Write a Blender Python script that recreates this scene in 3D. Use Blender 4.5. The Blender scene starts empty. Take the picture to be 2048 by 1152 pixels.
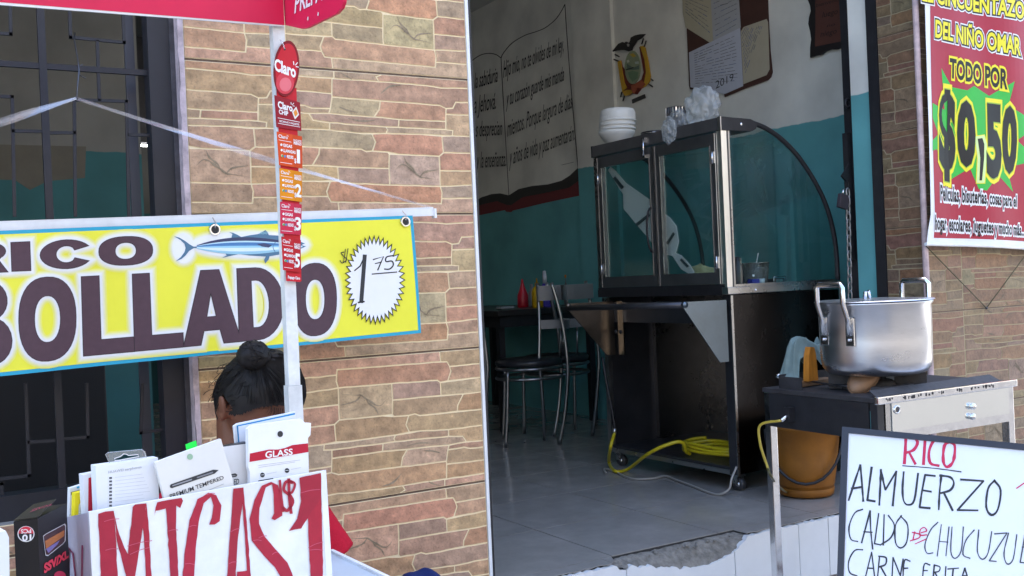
import bpy, bmesh, math, random
import numpy as np
from mathutils import Vector, Matrix, noise
random.seed(7)
sc = bpy.context.scene
COL = sc.collection
rad = math.radians

# ------------------------------------------------------------------ camera
F = 2051.0                                   # focal length in photo pixels (photo 2048 wide)
_x = np.array([(4400-1024)/F, -(417-576)/F, -1.0]); _x /= np.linalg.norm(_x)
_y = np.array([(-220-1024)/F, -(620-576)/F, -1.0]); _y -= _x*_x.dot(_y); _y /= np.linalg.norm(_y)
RW = np.array([_x, _y, np.cross(_x, _y)])    # camera -> world (X along the facade, Y into the shop, Z up)
EYE = np.array([0.0, 0.0, 0.91])
cam = bpy.data.cameras.new('camera'); cam.sensor_width = 36; cam.lens = 36*F/2048; cam.clip_end = 300; cam.clip_start = .05
camo = bpy.data.objects.new('camera', cam); COL.objects.link(camo)
camo.matrix_world = Matrix.Translation(Vector(EYE)) @ Matrix(RW.tolist()).to_4x4()
sc.camera = camo

# ------------------------------------------------------------------ sky, sun, exposure
SUN_EL, SUN_AZ = rad(58), rad(20)            # sun stands behind the building: the facade is in open shade
w = bpy.data.worlds.new('World'); sc.world = w; w.use_nodes = True
nt = w.node_tree
sky = nt.nodes.new('ShaderNodeTexSky'); sky.sky_type = 'NISHITA'; sky.sun_disc = False
sky.sun_elevation = SUN_EL; sky.sun_rotation = SUN_AZ; sky.dust_density = 2.5; sky.air_density = 1.0
bg = nt.nodes['Background']; bg.inputs[1].default_value = 0.13
nt.links.new(sky.outputs[0], bg.inputs[0])
sl = bpy.data.lights.new('sun', 'SUN'); sl.energy = 3.2; sl.angle = rad(.6); sl.color = (1, .95, .87)
so = bpy.data.objects.new('sun', sl); COL.objects.link(so)
so.rotation_euler = (Vector((math.sin(SUN_AZ)*math.cos(SUN_EL), math.cos(SUN_AZ)*math.cos(SUN_EL), math.sin(SUN_EL)))).to_track_quat('Z', 'Y').to_euler()
sc.view_settings.view_transform = 'Standard'; sc.view_settings.look = 'None'
sc.view_settings.exposure = 2.85; sc.view_settings.gamma = 1

# ------------------------------------------------------------------ measuring helpers
def ray(px, py): return RW @ np.array([(px-1024)/F, -(py-576)/F, -1.0])
def at(px, py, t): return Vector(EYE + ray(px, py)*t)
def on(ax, v, px, py):
    d = ray(px, py); return Vector(EYE + d*((v-EYE[ax])/d[ax]))
def onX(px, py, v): return on(0, v, px, py)
def onY(px, py, v): return on(1, v, px, py)
def onZ(px, py, v): return on(2, v, px, py)
class Plane:
    """a real flat surface in the shop; px() measures a photo point on it, h lifts it off the surface"""
    def __init__(s, p0, n):
        s.p0 = np.array(p0, float); s.n = np.array(n, float); s.n /= np.linalg.norm(s.n)
        if s.n.dot(EYE-s.p0) < 0: s.n = -s.n
    def px(s, x, y, h=0):
        d = ray(x, y); q = s.p0+s.n*h
        return Vector(EYE+d*((q-EYE).dot(s.n)/d.dot(s.n)))
    def off(s, h): return Plane(s.p0+s.n*h, s.n)

def lin(c): return tuple(((v/12.92) if v <= .04045 else ((v+.055)/1.055)**2.4) for v in c)
def H(h, k=1.0):
    h = h.lstrip('#'); c = lin([int(h[i:i+2], 16)/255 for i in (0, 2, 4)]); return tuple(v*k for v in c)

# ------------------------------------------------------------------ materials
MATS = {}
def mat(name, col=(.5, .5, .5), rough=.6, metal=0, attr=False, nscale=0, namt=0, bump=0, bscale=200, spec=.5, rvar=0, stretch=None, alpha=None, trans=None):
    if name in MATS: return MATS[name]
    m = bpy.data.materials.new(name); m.use_nodes = True; MATS[name] = m
    t = m.node_tree; b = t.nodes['Principled BSDF']; L = t.links.new
    b.inputs['Roughness'].default_value = rough; b.inputs['Metallic'].default_value = metal
    b.inputs['Specular IOR Level'].default_value = spec
    b.inputs['Base Color'].default_value = (*col, 1)
    tc = t.nodes.new('ShaderNodeTexCoord'); mp = t.nodes.new('ShaderNodeMapping')
    L(tc.outputs['Object'], mp.inputs[0])
    if stretch: mp.inputs['Scale'].default_value = stretch
    src = None
    if attr:
        a = t.nodes.new('ShaderNodeAttribute'); a.attribute_name = 'Col'; src = a.outputs['Color']
    if namt:
        n = t.nodes.new('ShaderNodeTexNoise'); n.inputs['Scale'].default_value = nscale; n.inputs['Detail'].default_value = 7; n.inputs['Roughness'].default_value = .65
        L(mp.outputs[0], n.inputs[0])
        r = t.nodes.new('ShaderNodeMapRange'); r.inputs[1].default_value = .25; r.inputs[2].default_value = .75; r.inputs[3].default_value = 1-namt; r.inputs[4].default_value = 1+namt
        L(n.outputs[0], r.inputs[0])
        mx = t.nodes.new('ShaderNodeMix'); mx.data_type = 'RGBA'; mx.blend_type = 'MULTIPLY'; mx.inputs[0].default_value = 1
        if src: L(src, mx.inputs[6])
        else: mx.inputs[6].default_value = (*col, 1)
        L(r.outputs[0], mx.inputs[7]); src = mx.outputs[2]
        if rvar:
            r2 = t.nodes.new('ShaderNodeMapRange'); r2.inputs[1].default_value = .3; r2.inputs[2].default_value = .7; r2.inputs[3].default_value = rough-rvar; r2.inputs[4].default_value = rough+rvar
            L(n.outputs[0], r2.inputs[0]); L(r2.outputs[0], b.inputs['Roughness'])
    if src: L(src, b.inputs['Base Color'])
    if bump:
        n2 = t.nodes.new('ShaderNodeTexNoise'); n2.inputs['Scale'].default_value = bscale; n2.inputs['Detail'].default_value = 5
        L(mp.outputs[0], n2.inputs[0])
        bp = t.nodes.new('ShaderNodeBump'); bp.inputs['Strength'].default_value = bump; bp.inputs['Distance'].default_value = .004
        L(n2.outputs[0], bp.inputs['Height']); L(bp.outputs[0], b.inputs['Normal'])
    return m
def glassy(name, tint, gloss=.08, rough=.02, body=0.0, bodycol=(.8, .85, .85), top=.7):
    if name in MATS: return MATS[name]
    m = bpy.data.materials.new(name); m.use_nodes = True; MATS[name] = m
    t = m.node_tree; t.nodes.clear(); L = t.links.new
    o = t.nodes.new('ShaderNodeOutputMaterial'); tr = t.nodes.new('ShaderNodeBsdfTransparent'); tr.inputs[0].default_value = (*tint, 1)
    g = t.nodes.new('ShaderNodeBsdfGlossy'); g.inputs['Roughness'].default_value = rough; g.inputs[0].default_value = (1, 1, 1, 1)
    lw = t.nodes.new('ShaderNodeLayerWeight'); lw.inputs[0].default_value = .25
    mr = t.nodes.new('ShaderNodeMapRange'); mr.inputs[3].default_value = gloss; mr.inputs[4].default_value = top
    L(lw.outputs['Fresnel'], mr.inputs[0])
    last = tr.outputs[0]
    if body:
        d = t.nodes.new('ShaderNodeBsdfDiffuse'); d.inputs[0].default_value = (*bodycol, 1)
        mb = t.nodes.new('ShaderNodeMixShader'); mb.inputs[0].default_value = body; L(last, mb.inputs[1]); L(d.outputs[0], mb.inputs[2]); last = mb.outputs[0]
    mx = t.nodes.new('ShaderNodeMixShader'); L(mr.outputs[0], mx.inputs[0]); L(last, mx.inputs[1]); L(g.outputs[0], mx.inputs[2]); L(mx.outputs[0], o.inputs[0])
    return m
def emit(name, col, s):
    m = mat(name, col); b = m.node_tree.nodes['Principled BSDF']; b.inputs['Emission Color'].default_value = (*col, 1); b.inputs['Emission Strength'].default_value = s; return m

M_STONE = mat('stone tile', rough=.5, attr=True, nscale=34, namt=.40, bump=.5, bscale=90, spec=.35)
def _speck(m):
    t = m.node_tree; L = t.links.new; b = t.nodes['Principled BSDF']; src = b.inputs['Base Color'].links[0].from_socket; tc = t.nodes.new('ShaderNodeTexCoord')
    for sc_, lo, hi, k0, k1, st in ((150, .30, .46, .72, 1.0, (1, 1, 1)), (11, .3, .7, .84, 1.14, (1, 1, 3)), (60, .62, .72, 1.0, 1.22, (1, 1, 2))):
        mp = t.nodes.new('ShaderNodeMapping'); mp.inputs['Scale'].default_value = st; L(tc.outputs['Object'], mp.inputs[0])
        n = t.nodes.new('ShaderNodeTexNoise'); n.inputs['Scale'].default_value = sc_; n.inputs['Detail'].default_value = 4; L(mp.outputs[0], n.inputs[0])
        r = t.nodes.new('ShaderNodeMapRange'); r.inputs[1].default_value = lo; r.inputs[2].default_value = hi; r.inputs[3].default_value = k0; r.inputs[4].default_value = k1; L(n.outputs[0], r.inputs[0])
        mx = t.nodes.new('ShaderNodeMix'); mx.data_type = 'RGBA'; mx.blend_type = 'MULTIPLY'; mx.inputs[0].default_value = 1; L(src, mx.inputs[6]); L(r.outputs[0], mx.inputs[7]); src = mx.outputs[2]
    L(src, b.inputs['Base Color'])
_speck(M_STONE)
M_JOINT = mat('cream grout', rough=.8, attr=True, nscale=40, namt=.08)
M_PRINT = mat('print', rough=.42, attr=True, nscale=9, namt=.04)
M_GLOSSY = mat('gloss print', rough=.42, attr=True, nscale=7, namt=.08, spec=.25)
M_PAPER = mat('paper', rough=.75, attr=True, nscale=14, namt=.06)
M_PAINT = mat('rough paint', rough=.7, attr=True, nscale=12, namt=.12, bump=.2, bscale=60)
M_INK = mat('ink', rough=.6, attr=True, nscale=60, namt=.12)
M_PLASTIC = mat('plastic', rough=.35, attr=True, nscale=10, namt=.06)
M_STEEL = mat('stainless', (.52, .52, .52), .3, 1, nscale=6, namt=.12, rvar=.08)
M_CHROME = mat('chrome', (.68, .68, .69), .16, 1, nscale=30, namt=.15, rvar=.08)
M_ALU = mat('aluminium pot', (.60, .60, .62), .31, 1, nscale=5, namt=.10, rvar=.06, stretch=(1, 1, 4), bump=.06, bscale=60)
M_DARKSTEEL = mat('dark steel', (.09, .09, .1), .38, .8, nscale=8, namt=.2, rvar=.1)
M_BLACK = mat('black iron', (.018, .018, .021), .5, .2, nscale=20, namt=.3, bump=.15, bscale=80)
M_BURNT = mat('sooty iron', (.035, .033, .036), .65, .2, nscale=18, namt=.4, bump=.4, bscale=70)
M_WHITEMETAL = mat('white enamel', (.74, .75, .76), .45, 0, nscale=14, namt=.12)
M_GLASS = glassy('cabinet glass', (.88, .93, .92), .015, top=.3)
M_FILM = glassy('plastic film', (.85, .87, .87), .10, .15, .16)
M_BAG = glassy('bag film', (.9, .92, .92),   .02, .38, .24, (.8, .84, .86))
M_HAIR = mat('hair', (.013, .011, .011), .55, 0, spec=.2, nscale=60, namt=.5, stretch=(1, 1, .2))
M_SKIN = mat('skin', H('#754a36'), .5, 0, nscale=40, namt=.1, bump=.08, bscale=300)
M_CLOTH = mat('cloth', rough=.85, attr=True, nscale=60, namt=.1, bump=.3, bscale=220, spec=.2)
M_GROUT = mat('grout', H('#c2ad88'), .85, nscale=60, namt=.15, bump=.2)
M_TAPE = glassy('tape film', (.93, .93, .95),   .10, .25, .16, (.85, .83, .88))

# ------------------------------------------------------------------ mesh builder
ORI = {}
class MB:
    def __init__(s): s.v = []; s.f = []; s.m = []; s.c = []; s.mats = []; s.sm = []
    def add(s, vs, fs, mtl, col=(.5, .5, .5), smooth=False):
        if mtl not in s.mats: s.mats.append(mtl)
        k = s.mats.index(mtl); o = len(s.v)
        s.v += [tuple(p) for p in vs]
        for f in fs: s.f.append(tuple(i+o for i in f)); s.m.append(k); s.c.append(col); s.sm.append(smooth)
        return s
    def obox(s, c, u, v, w, mtl, col=(.5, .5, .5), bev=0):
        """box centred at c with half-vectors u,v,w"""
        c, u, v, w = map(Vector, (c, u, v, w))
        if bev:
            bm = bmesh.new(); bmesh.ops.create_cube(bm, size=2)
            for q in bm.verts: q.co = u*q.co.x+v*q.co.y+w*q.co.z
            bmesh.ops.bevel(bm, geom=bm.edges[:], offset=bev, segments=2, affect='EDGES', profile=.6)
            bm.verts.index_update()
            s.add([c+q.co for q in bm.verts], [[q.index for q in f.verts] for f in bm.faces], mtl, col); bm.free(); return s
        P = [c+u*a+v*b+w*d for a in (-1, 1) for b in (-1, 1) for d in (-1, 1)]
        return s.add(P, [(0, 1, 3, 2), (4, 6, 7, 5), (0, 4, 5, 1), (2, 3, 7, 6), (0, 2, 6, 4), (1, 5, 7, 3)], mtl, col)
    def box(s, a, b, mtl, col=(.5, .5, .5), bev=0):
        a, b = Vector(a), Vector(b); h = (b-a)/2
        return s.obox((a+b)/2, (h.x, 0, 0), (0, h.y, 0), (0, 0, h.z), mtl, col, bev)
    def slab(s, loop, d, mtl, col=(.5, .5, .5), side=None):
        """polygon loop (world) extruded by vector d"""
        loop = [Vector(p) for p in loop]; d = Vector(d); n = len(loop)
        s.add(loop, [range(n)], mtl, col); 
        s.add(loop+[p+d for p in loop], [[n+i for i in range(n)][::-1]]+[(i, i+n, (i+1) % n+n, (i+1) % n) for i in range(n)], mtl, side or col)
        return s
    def tube(s, path, r, mtl, col=(.5, .5, .5), seg=8, closed=False, flat=None):
        path = [Vector(p) for p in path]; n = len(path); rs = r if isinstance(r, (list, tuple)) else [r]*n
        vs = []; up = None
        for i, p in enumerate(path):
            a = path[(i-1) % n] if (closed or i > 0) else p; b = path[(i+1) % n] if (closed or i < n-1) else p
            t = (b-a).normalized()
            if up is None:
                up = Vector((0, 0, 1)) if abs(t.z) < .9 else Vector((1, 0, 0))
            x = t.cross(up)
            if x.length < 1e-5: x = t.orthogonal()
            x.normalize(); y = x.cross(t).normalized(); up = y
            for k in range(seg):
                q = 2*math.pi*(k+.5)/seg; vs.append(p+x*(math.cos(q)*rs[i])+y*(math.sin(q)*rs[i]*(flat or 1)))
        fs = []
        for i in range(n if closed else n-1):
            j = (i+1) % n
            for k in range(seg): fs.append((i*seg+k, i*seg+(k+1) % seg, j*seg+(k+1) % seg, j*seg+k))
        if not closed: fs += [list(range(seg))[::-1], [(n-1)*seg+k for k in range(seg)]]
        return s.add(vs, fs, mtl, col, seg > 5)
    def lathe(s, prof, c, mtl, col=(.5, .5, .5), seg=40, axis=(0, 0, 1), caps=True):
        c = Vector(c); z = Vector(axis).normalized(); x = z.orthogonal().normalized(); y = z.cross(x)
        vs = [c+z*h+(x*math.cos(2*math.pi*k/seg)+y*math.sin(2*math.pi*k/seg))*r for r, h in prof for k in range(seg)]
        fs = [(i*seg+k, i*seg+(k+1) % seg, (i+1)*seg+(k+1) % seg, (i+1)*seg+k) for i in range(len(prof)-1) for k in range(seg)]
        if caps: fs += [list(range(seg))[::-1], [(len(prof)-1)*seg+k for k in range(seg)]]
        return s.add(vs, fs, mtl, col, True)
    def sphere(s, c, r, mtl, col=(.5, .5, .5), seg=16, rings=10, fn=None):
        c = Vector(c); r = r if isinstance(r, (tuple, list)) else (r, r, r); vs = []
        for i in range(rings+1):
            a = math.pi*i/rings
            for k in range(seg):
                q = 2*math.pi*k/seg; p = Vector((math.sin(a)*math.cos(q)*r[0], math.sin(a)*math.sin(q)*r[1], math.cos(a)*r[2]))
                vs.append(c+(fn(p) if fn else p))
        fs = [(i*seg+k, (i+1)*seg+k, (i+1)*seg+(k+1) % seg, i*seg+(k+1) % seg) for i in range(rings) for k in range(seg)]
        return s.add(vs, fs, mtl, col, True)
    def build(s, name, parent=None, **kw):
        o0 = Vector((0, 0, 0))
        if parent: o0 = ORI[parent.name]
        elif 'loc' in kw: o0 = Vector(kw['loc'])
        else:
            a = np.array(s.v); o0 = Vector(((a[:, 0].min()+a[:, 0].max())/2, (a[:, 1].min()+a[:, 1].max())/2, a[:, 2].min()))
        me = bpy.data.meshes.new(name)
        me.from_pydata([tuple(Vector(p)-o0) for p in s.v], [], s.f)
        for m in s.mats: me.materials.append(m)
        me.polygons.foreach_set('material_index', s.m); me.polygons.foreach_set('use_smooth', s.sm)
        at_ = me.attributes.new('Col', 'FLOAT_COLOR', 'CORNER')
        buf = []
        for p in me.polygons: buf += list((*s.c[p.index], 1))*p.loop_total
        at_.data.foreach_set('color', buf)
        me.update()
        o = bpy.data.objects.new(name, me); COL.objects.link(o); ORI[o.name] = o0
        if parent: o.parent = parent
        else: o.location = o0
        for k in ('label', 'category', 'group', 'kind'):
            if kw.get(k): o[k] = kw[k]
        return o
def thing(name, label, cat, loc, group=None):
    o = bpy.data.objects.new(name, None); COL.objects.link(o); o.location = loc; o.empty_display_size = .05
    o['label'] = label; o['category'] = cat
    if group: o['group'] = group
    ORI[o.name] = Vector(loc); return o
def dup(root, loc, rz, label):
    r = root.copy(); COL.objects.link(r); r.location = loc; r.rotation_euler = (0, 0, rz); r['label'] = label
    for ch in list(root.children):
        c = ch.copy(); COL.objects.link(c); c.parent = r
        for g in list(ch.children):
            d = g.copy(); COL.objects.link(d); d.parent = c
    return r

# ------------------------------------------------------------------ lettering helpers
_tc = {}
def raw_text(s, off=0.0, shear=0.0):
    k = (s, round(off, 4), shear)
    if k in _tc: return _tc[k]
    cu = bpy.data.curves.new('t', 'FONT'); cu.body = s; cu.offset = off; cu.shear = shear; cu.resolution_u = 3; cu.fill_mode = 'FRONT'
    _tc[k] = _eval(cu); return _tc[k]
def _eval(cu):
    o = bpy.data.objects.new('t', cu); COL.objects.link(o)
    dg = bpy.context.evaluated_depsgraph_get()
    me = bpy.data.meshes.new_from_object(o.evaluated_get(dg))
    r = ([(v.co.x, v.co.y) for v in me.vertices], [tuple(p.vertices) for p in me.polygons])
    bpy.data.objects.remove(o); bpy.data.curves.remove(cu); bpy.data.meshes.remove(me)
    return r
def loops_mesh(loops, off=0.0):
    cu = bpy.data.curves.new('t', 'CURVE'); cu.dimensions = '2D'; cu.fill_mode = 'FRONT'; cu.offset = off
    for lp in loops:
        sp = cu.splines.new('POLY'); sp.points.add(len(lp)-1); sp.use_cyclic_u = True
        for p, q in zip(sp.points, lp): p.co = (q[0], q[1], 0, 1)
    return _eval(cu)
def bil(q, u, v):
    """quad TL,TR,BR,BL of photo points; u right, v up"""
    tl, tr, br, bl = q
    tx = tl[0]+(tr[0]-tl[0])*u; ty = tl[1]+(tr[1]-tl[1])*u; bx = bl[0]+(br[0]-bl[0])*u; by = bl[1]+(br[1]-bl[1])*u
    return bx+(tx-bx)*v, by+(ty-by)*v
def chars(s, off, shear):
    out = []
    for i, ch in enumerate(s):
        if ch == ' ': continue
        a, _ = raw_text(s[:i+1], 0, shear); b, _ = raw_text(ch, 0, shear); dx = max(p[0] for p in a)-max(p[0] for p in b)
        vs, fs = raw_text(ch, off, shear); out.append(([(x+dx, y) for x, y in vs], fs))
    return out
def put_text(mb, s, q, pl, h, mtl, col, off=0.0, shear=0.0, full=False, surf=None):
    """text s stretched to the quad q (cap height of the quad = cap height of the text unless full)"""
    b, _ = raw_text(s, 0, shear); vs, fs = raw_text(s, off, shear)
    if not b: return
    x0 = min(p[0] for p in b); x1 = max(p[0] for p in b)
    y0, y1 = (min(p[1] for p in b), max(p[1] for p in b)) if full else (0.0, .70)
    for k, (vs, fs) in enumerate(chars(s, off, shear) if off > .03 and len(s) > 1 else [(vs, fs)]):
        P = [pl.px(*bil(q, (x-x0)/(x1-x0), (y-y0)/(y1-y0)), h+.00002*(k % 8)) for x, y in vs]
        mb.add(P, fs, mtl, col)
def put_loops(mb, loops, q, pl, h, mtl, col, off=0.0, surf=None):
    vs, fs = loops_mesh(loops, off)
    P = []
    for x, y in vs:
        a = bil(q, x, y); P.append(surf(*a, h) if surf else pl.px(*a, h))
    mb.add(P, fs, mtl, col)
def smooth_path(pts, n=4):
    if len(pts) < 3: return [np.array(p, float) for p in pts]
    out = []; P = [np.array(p, float) for p in pts]; P = [2*P[0]-P[1]]+P+[2*P[-1]-P[-2]]
    for i in range(1, len(P)-2):
        for k in range(n):
            t = k/n; a, b, c, d = P[i-1:i+3]
            out.append(.5*((2*b)+(-a+c)*t+(2*a-5*b+4*c-d)*t*t+(-a+3*b-3*c+d)*t**3))
    out.append(P[-2]); return out
def stroke(mb, pts, wd, pl, h, mtl, col, sm=True, wob=.0, surf=None):
    """pen stroke: photo points, width in photo pixels"""
    p = smooth_path(pts) if sm else [np.array(q, float) for q in pts]
    n = len(p); L = []; R = []
    for i in range(n):
        d = p[min(i+1, n-1)]-p[max(i-1, 0)]; d = d/(np.linalg.norm(d)+1e-9); nn = np.array([-d[1], d[0]])
        k = wd*(1+wob*(noise.noise(Vector((p[i][0]*.08, p[i][1]*.08, 3)))))/2
        e = d*k*.5*((i == n-1)-(i == 0))
        L.append(p[i]+nn*k+e); R.append(p[i]-nn*k+e)
    f = (lambda a: surf(*a, h)) if surf else (lambda a: pl.px(*a, h))
    mb.add([f(a) for a in L]+[f(a) for a in R], [(i, i+1, n+i+1, n+i) for i in range(n-1)], mtl, col)
def poly(mb, pts, pl, h, mtl, col, surf=None):
    f = (lambda a: surf(*a, h)) if surf else (lambda a: pl.px(*a, h))
    mb.add([f(a) for a in pts], [range(len(pts))], mtl, col)
def sell(cx, cy, rx, ry, n=28, e=2.0):
    return [(cx+rx*math.copysign(abs(math.cos(a))**(2/e), math.cos(a)), cy+ry*math.copysign(abs(math.sin(a))**(2/e), math.sin(a))) for a in (2*math.pi*k/n for k in range(n))]
def arc(cx, cy, rx, ry, a0, a1, n=10): return [(cx+rx*math.cos(rad(a0+(a1-a0)*k/n)), cy+ry*math.sin(rad(a0+(a1-a0)*k/n))) for k in range(n+1)]
def glyph(ch, s, t):
    """heavy poster letters in the unit square: stem s, bar t"""
    if ch == 'O': return [sell(.5, .5, .5, .5, 36, 2.35), sell(.5, .5, .5-s, .5-t, 30, 2.2)]
    if ch == 'L': return [[(0, 0), (1, 0), (1, t*1.1), (s*1.15, t*1.1), (s*1.15, 1), (0, 1)]]
    if ch == 'I': return [[(0, 0), (1, 0), (1, 1), (0, 1)]]
    if ch == 'A': return [[(0, 0), (.3, 0), (.36, .19), (.64, .19), (.7, 0), (1, 0), (.66, 1), (.34, 1)], [(.415, .37), (.585, .37), (.5, .70)]]
    if ch == 'D': return [[(0, 0)]+arc(.42, .5, .58, .5, -90, 90, 16)+[(0, 1)], [(s, t)]+arc(.42, .5, .58-s, .5-t, -90, 90, 14)+[(s, 1-t)]]
    if ch == 'B': return [[(0, 0)]+arc(.6, .28, .4, .28, -90, 70, 9)+arc(.58, .765, .36, .235, -60, 90, 9)+[(0, 1)], [(s, t)]+arc(.55, .3, .16, .3-t, -90, 90, 8)[:]+[(s, .43)][:1], [(s, .6)]+arc(.52, .735, .13, .12, -90, 90, 8)+[(s, 1-t)]]
    if ch == 'R': return [[(0, 0), (s, 0), (s, .36), (.45, .36), (.66, 0), (1, 0), (.76, .42)]+arc(.58, .72, .38, .28, -50, 90, 9)+[(0, 1)], [(s, .54)]+arc(.54, .68, .14, .14, -90, 90, 8)+[(s, .82)]]
    if ch == 'C': return [arc(.5, .5, .5, .5, 32, 328, 26)+[(.66, .36)]+arc(.5, .5, .5-s, .5-t, 310, 50, 20)+[(.66, .64)]]

# ================================================================== SETTING
FY = 2.65            # facade plane
Z_SIDE = -.25        # pavement level (shop floor is z = 0)
def struct(mb, name, label=None): return mb.build(name, kind='structure', label=label or name.replace('_', ' '), category='structure')
m = MB(); m.box((-40, -30, -.9), (40, .9, -.40), mat('asphalt', (.06, .06, .062), .9, nscale=30, namt=.3, bump=.5, bscale=150)); struct(m, 'road', 'grey asphalt street in front of the shop pavement')
m = MB(); M_PAVE = mat('pavement', (.36, .35, .33), .85, nscale=8, namt=.2, bump=.3, bscale=90)
for i in range(-12, 14):
    for j in range(2): m.box((i*.9+.004, .93+j*.86+.004, -.6), (i*.9+.896, .93+(j+1)*.86-.004, Z_SIDE), M_PAVE)
m.box((-11, .9, -.6), (13, 2.655, Z_SIDE-.006), M_PAVE); struct(m, 'pavement', 'grey concrete pavement between the street and the shop step')

# ---- the stone-look tile: one printed tile design, repeated over the walls
_T = """a1 0,80 235,100 235,160 0,145|a2 235,97 550,122 560,138 530,150 550,185 235,162|a3 550,122 1170,160 1170,232 980,228 880,212 640,190 550,185 530,150 560,138|b1 0,145 222,160 220,268 0,245|b2 222,162 640,190 880,212 980,228 1170,232 1175,330 1085,328 1065,370 1018,372 975,350 560,318 222,290 220,268|c1 0,245 220,268 222,290 210,372 80,368 30,350 0,345|c2 0,345 30,350 80,368 210,372 200,405 60,405 0,395|c3 222,290 560,318 550,380 515,430 350,420 200,405 210,372|c4 560,318 975,350 1018,372 1015,462 690,448 515,430 550,380|c5 1018,372 1065,370 1085,328 1175,330 1180,418 1016,412|d1 0,395 60,405 90,452 205,470 205,520 0,512|d2 60,405 200,405 350,420 515,430 690,448 685,502 600,500 480,492 205,470 90,452|d3 690,448 1015,462 1016,518 685,502|d4 205,470 480,492 600,500 610,520 600,545 420,545 205,520|d5 600,500 685,502 1016,518 1065,525 1062,562 850,552 600,545 610,520|d6 1016,412 1180,418 1195,568 1062,562 1065,525 1016,518|e1 0,512 205,520 420,545 500,548 525,605 505,668 460,672 425,655 0,635|e2 500,548 600,545 850,552 990,565 1000,680 970,705 690,692 610,675 505,668 525,605|e3 990,565 1062,562 1195,568 1200,685 1000,680|f1 0,635 135,645 130,690 85,768 0,768|f2 135,645 425,655 460,672 505,668 610,675 622,690 620,790 430,785 85,768 130,690|f3 622,690 690,692 970,705 975,805 978,915 625,905 620,790|f4 1000,680 1200,685 1205,808 975,805 970,705|g1 0,768 85,768 262,778 268,875 0,880|g2 262,778 430,785 620,790 625,905 290,892 268,875|g3 975,805 1205,808 1210,905 978,915|h1 0,880 210,880 185,950 195,985 0,985|h2 210,880 268,875 290,892 625,905 978,915 990,960 985,1035 640,1030 265,1025 215,1022 195,985 185,950|h3 978,915 1210,905 1215,998 988,1000 990,960|i1 0,985 195,985 215,1022 265,1025 272,1088 0,1085|i2 265,1025 640,1030 985,1035 988,1000 1215,998 1218,1095 272,1090"""
_C = dict(a1='b9ad97', a2='a38a72', a3='ac8c68', b1='a98463', b2='a07a68', c1='9b8673', c2='8d7060', c3='b3ab98', c4='a9835f', c5='9d8775', d1='b8a684', d2='958373', d3='8d6557', d4='8a6d5f', d5='a4907a', d6='b0a48c', e1='9f8a72', e2='ad855c', e3='a0907c', f1='a9825a', f2='a27a60', f3='b5aa90', f4='a4785f', g1='b4a888', g2='917f71', g3='ac9070', h1='a58f74', h2='a87d5b', h3='9c8a76', i1='978370', i2='b3a587')
TW, TH = .557, .396
STONES = []
for tok in _T.split('|'):
    nm, *pp = tok.split(); P = []
    for q in pp:
        a, b = map(float, q.split(','))
        W = onY(600+a/3.4917, 110+b/3.491, FY); u = (W.x-.930)/TW; v = (W.z-1.12)/TH
        if a < 2: u = 0
        if a >= 1165: u = 1
        if b in (80, 97, 100, 122, 160) and nm[0] == 'a' and q not in ('235,160', '0,145') and not (b == 160 and a < 1000): v = 1
        if b >= 1084: v = 0
        P.append((u, v))
    STONES.append((nm, P))
CRACKS = [[(665, 800), (700, 765), (735, 770), (760, 790), (800, 820), (835, 850), (870, 855), (960, 870)], [(720, 705), (740, 750), (785, 790), (800, 820)], [(835, 850), (870, 815), (960, 800)], [(270, 120), (330, 150), (360, 170)], [(560, 270), (620, 220), (700, 210)], [(330, 440), (420, 460), (520, 455)], [(270, 360), (330, 385), (400, 400)]]
CRACKS = [[((W.x-.93)/TW, (W.z-1.12)/TH) for W in (onY(600+a/3.4917, 110+b/3.491, FY) for a, b in c)] for c in CRACKS]
def clip(P, ax, val, keep_ge):
    out = []
    for i in range(len(P)):
        a, b = P[i-1], P[i]; ia = (a[ax] >= val) == keep_ge; ib = (b[ax] >= val) == keep_ge
        if ia != ib:
            t = (val-a[ax])/(b[ax]-a[ax]); out.append((a[0]+(b[0]-a[0])*t, a[1]+(b[1]-a[1])*t))
        if ib: out.append(b)
    return out
def rough_edge(P):
    out = []
    for i in range(len(P)):
        a, b = P[i], P[(i+1) % len(P)]; L = math.hypot(b[0]-a[0], b[1]-a[1]); n = max(1, int(L/.022))
        for k in range(n):
            t = k/n; x = a[0]+(b[0]-a[0])*t; y = a[1]+(b[1]-a[1])*t
            if k:
                q = noise.noise_vector(Vector((x*55, y*55, 1))); x += q.x*.0016; y += q.y*.0016
            out.append((x, y))
    return out
def inset(P, d):
    n = len(P); A = sum(P[i-1][0]*P[i][1]-P[i][0]*P[i-1][1] for i in range(n)); s = 1 if A > 0 else -1; out = []
    for i in range(n):
        a, b, c = P[i-1], P[i], P[(i+1) % n]
        d1 = np.array([b[0]-a[0], b[1]-a[1]]); d2 = np.array([c[0]-b[0], c[1]-b[1]])
        l1 = np.linalg.norm(d1); l2 = np.linalg.norm(d2)
        if l1 < 1e-6 or l2 < 1e-6: out.append(b); continue
        n1 = np.array([-d1[1], d1[0]])/l1*s; n2 = np.array([-d2[1], d2[0]])/l2*s; q = n1+n2; L2 = q.dot(q)
        q = q/max(L2, .6)*2*d*.5*2/2; out.append((b[0]+q[0], b[1]+q[1]))
    return out
def area(P): return abs(sum(P[i-1][0]*P[i][1]-P[i][0]*P[i-1][1] for i in range(len(P))))/2
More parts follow.
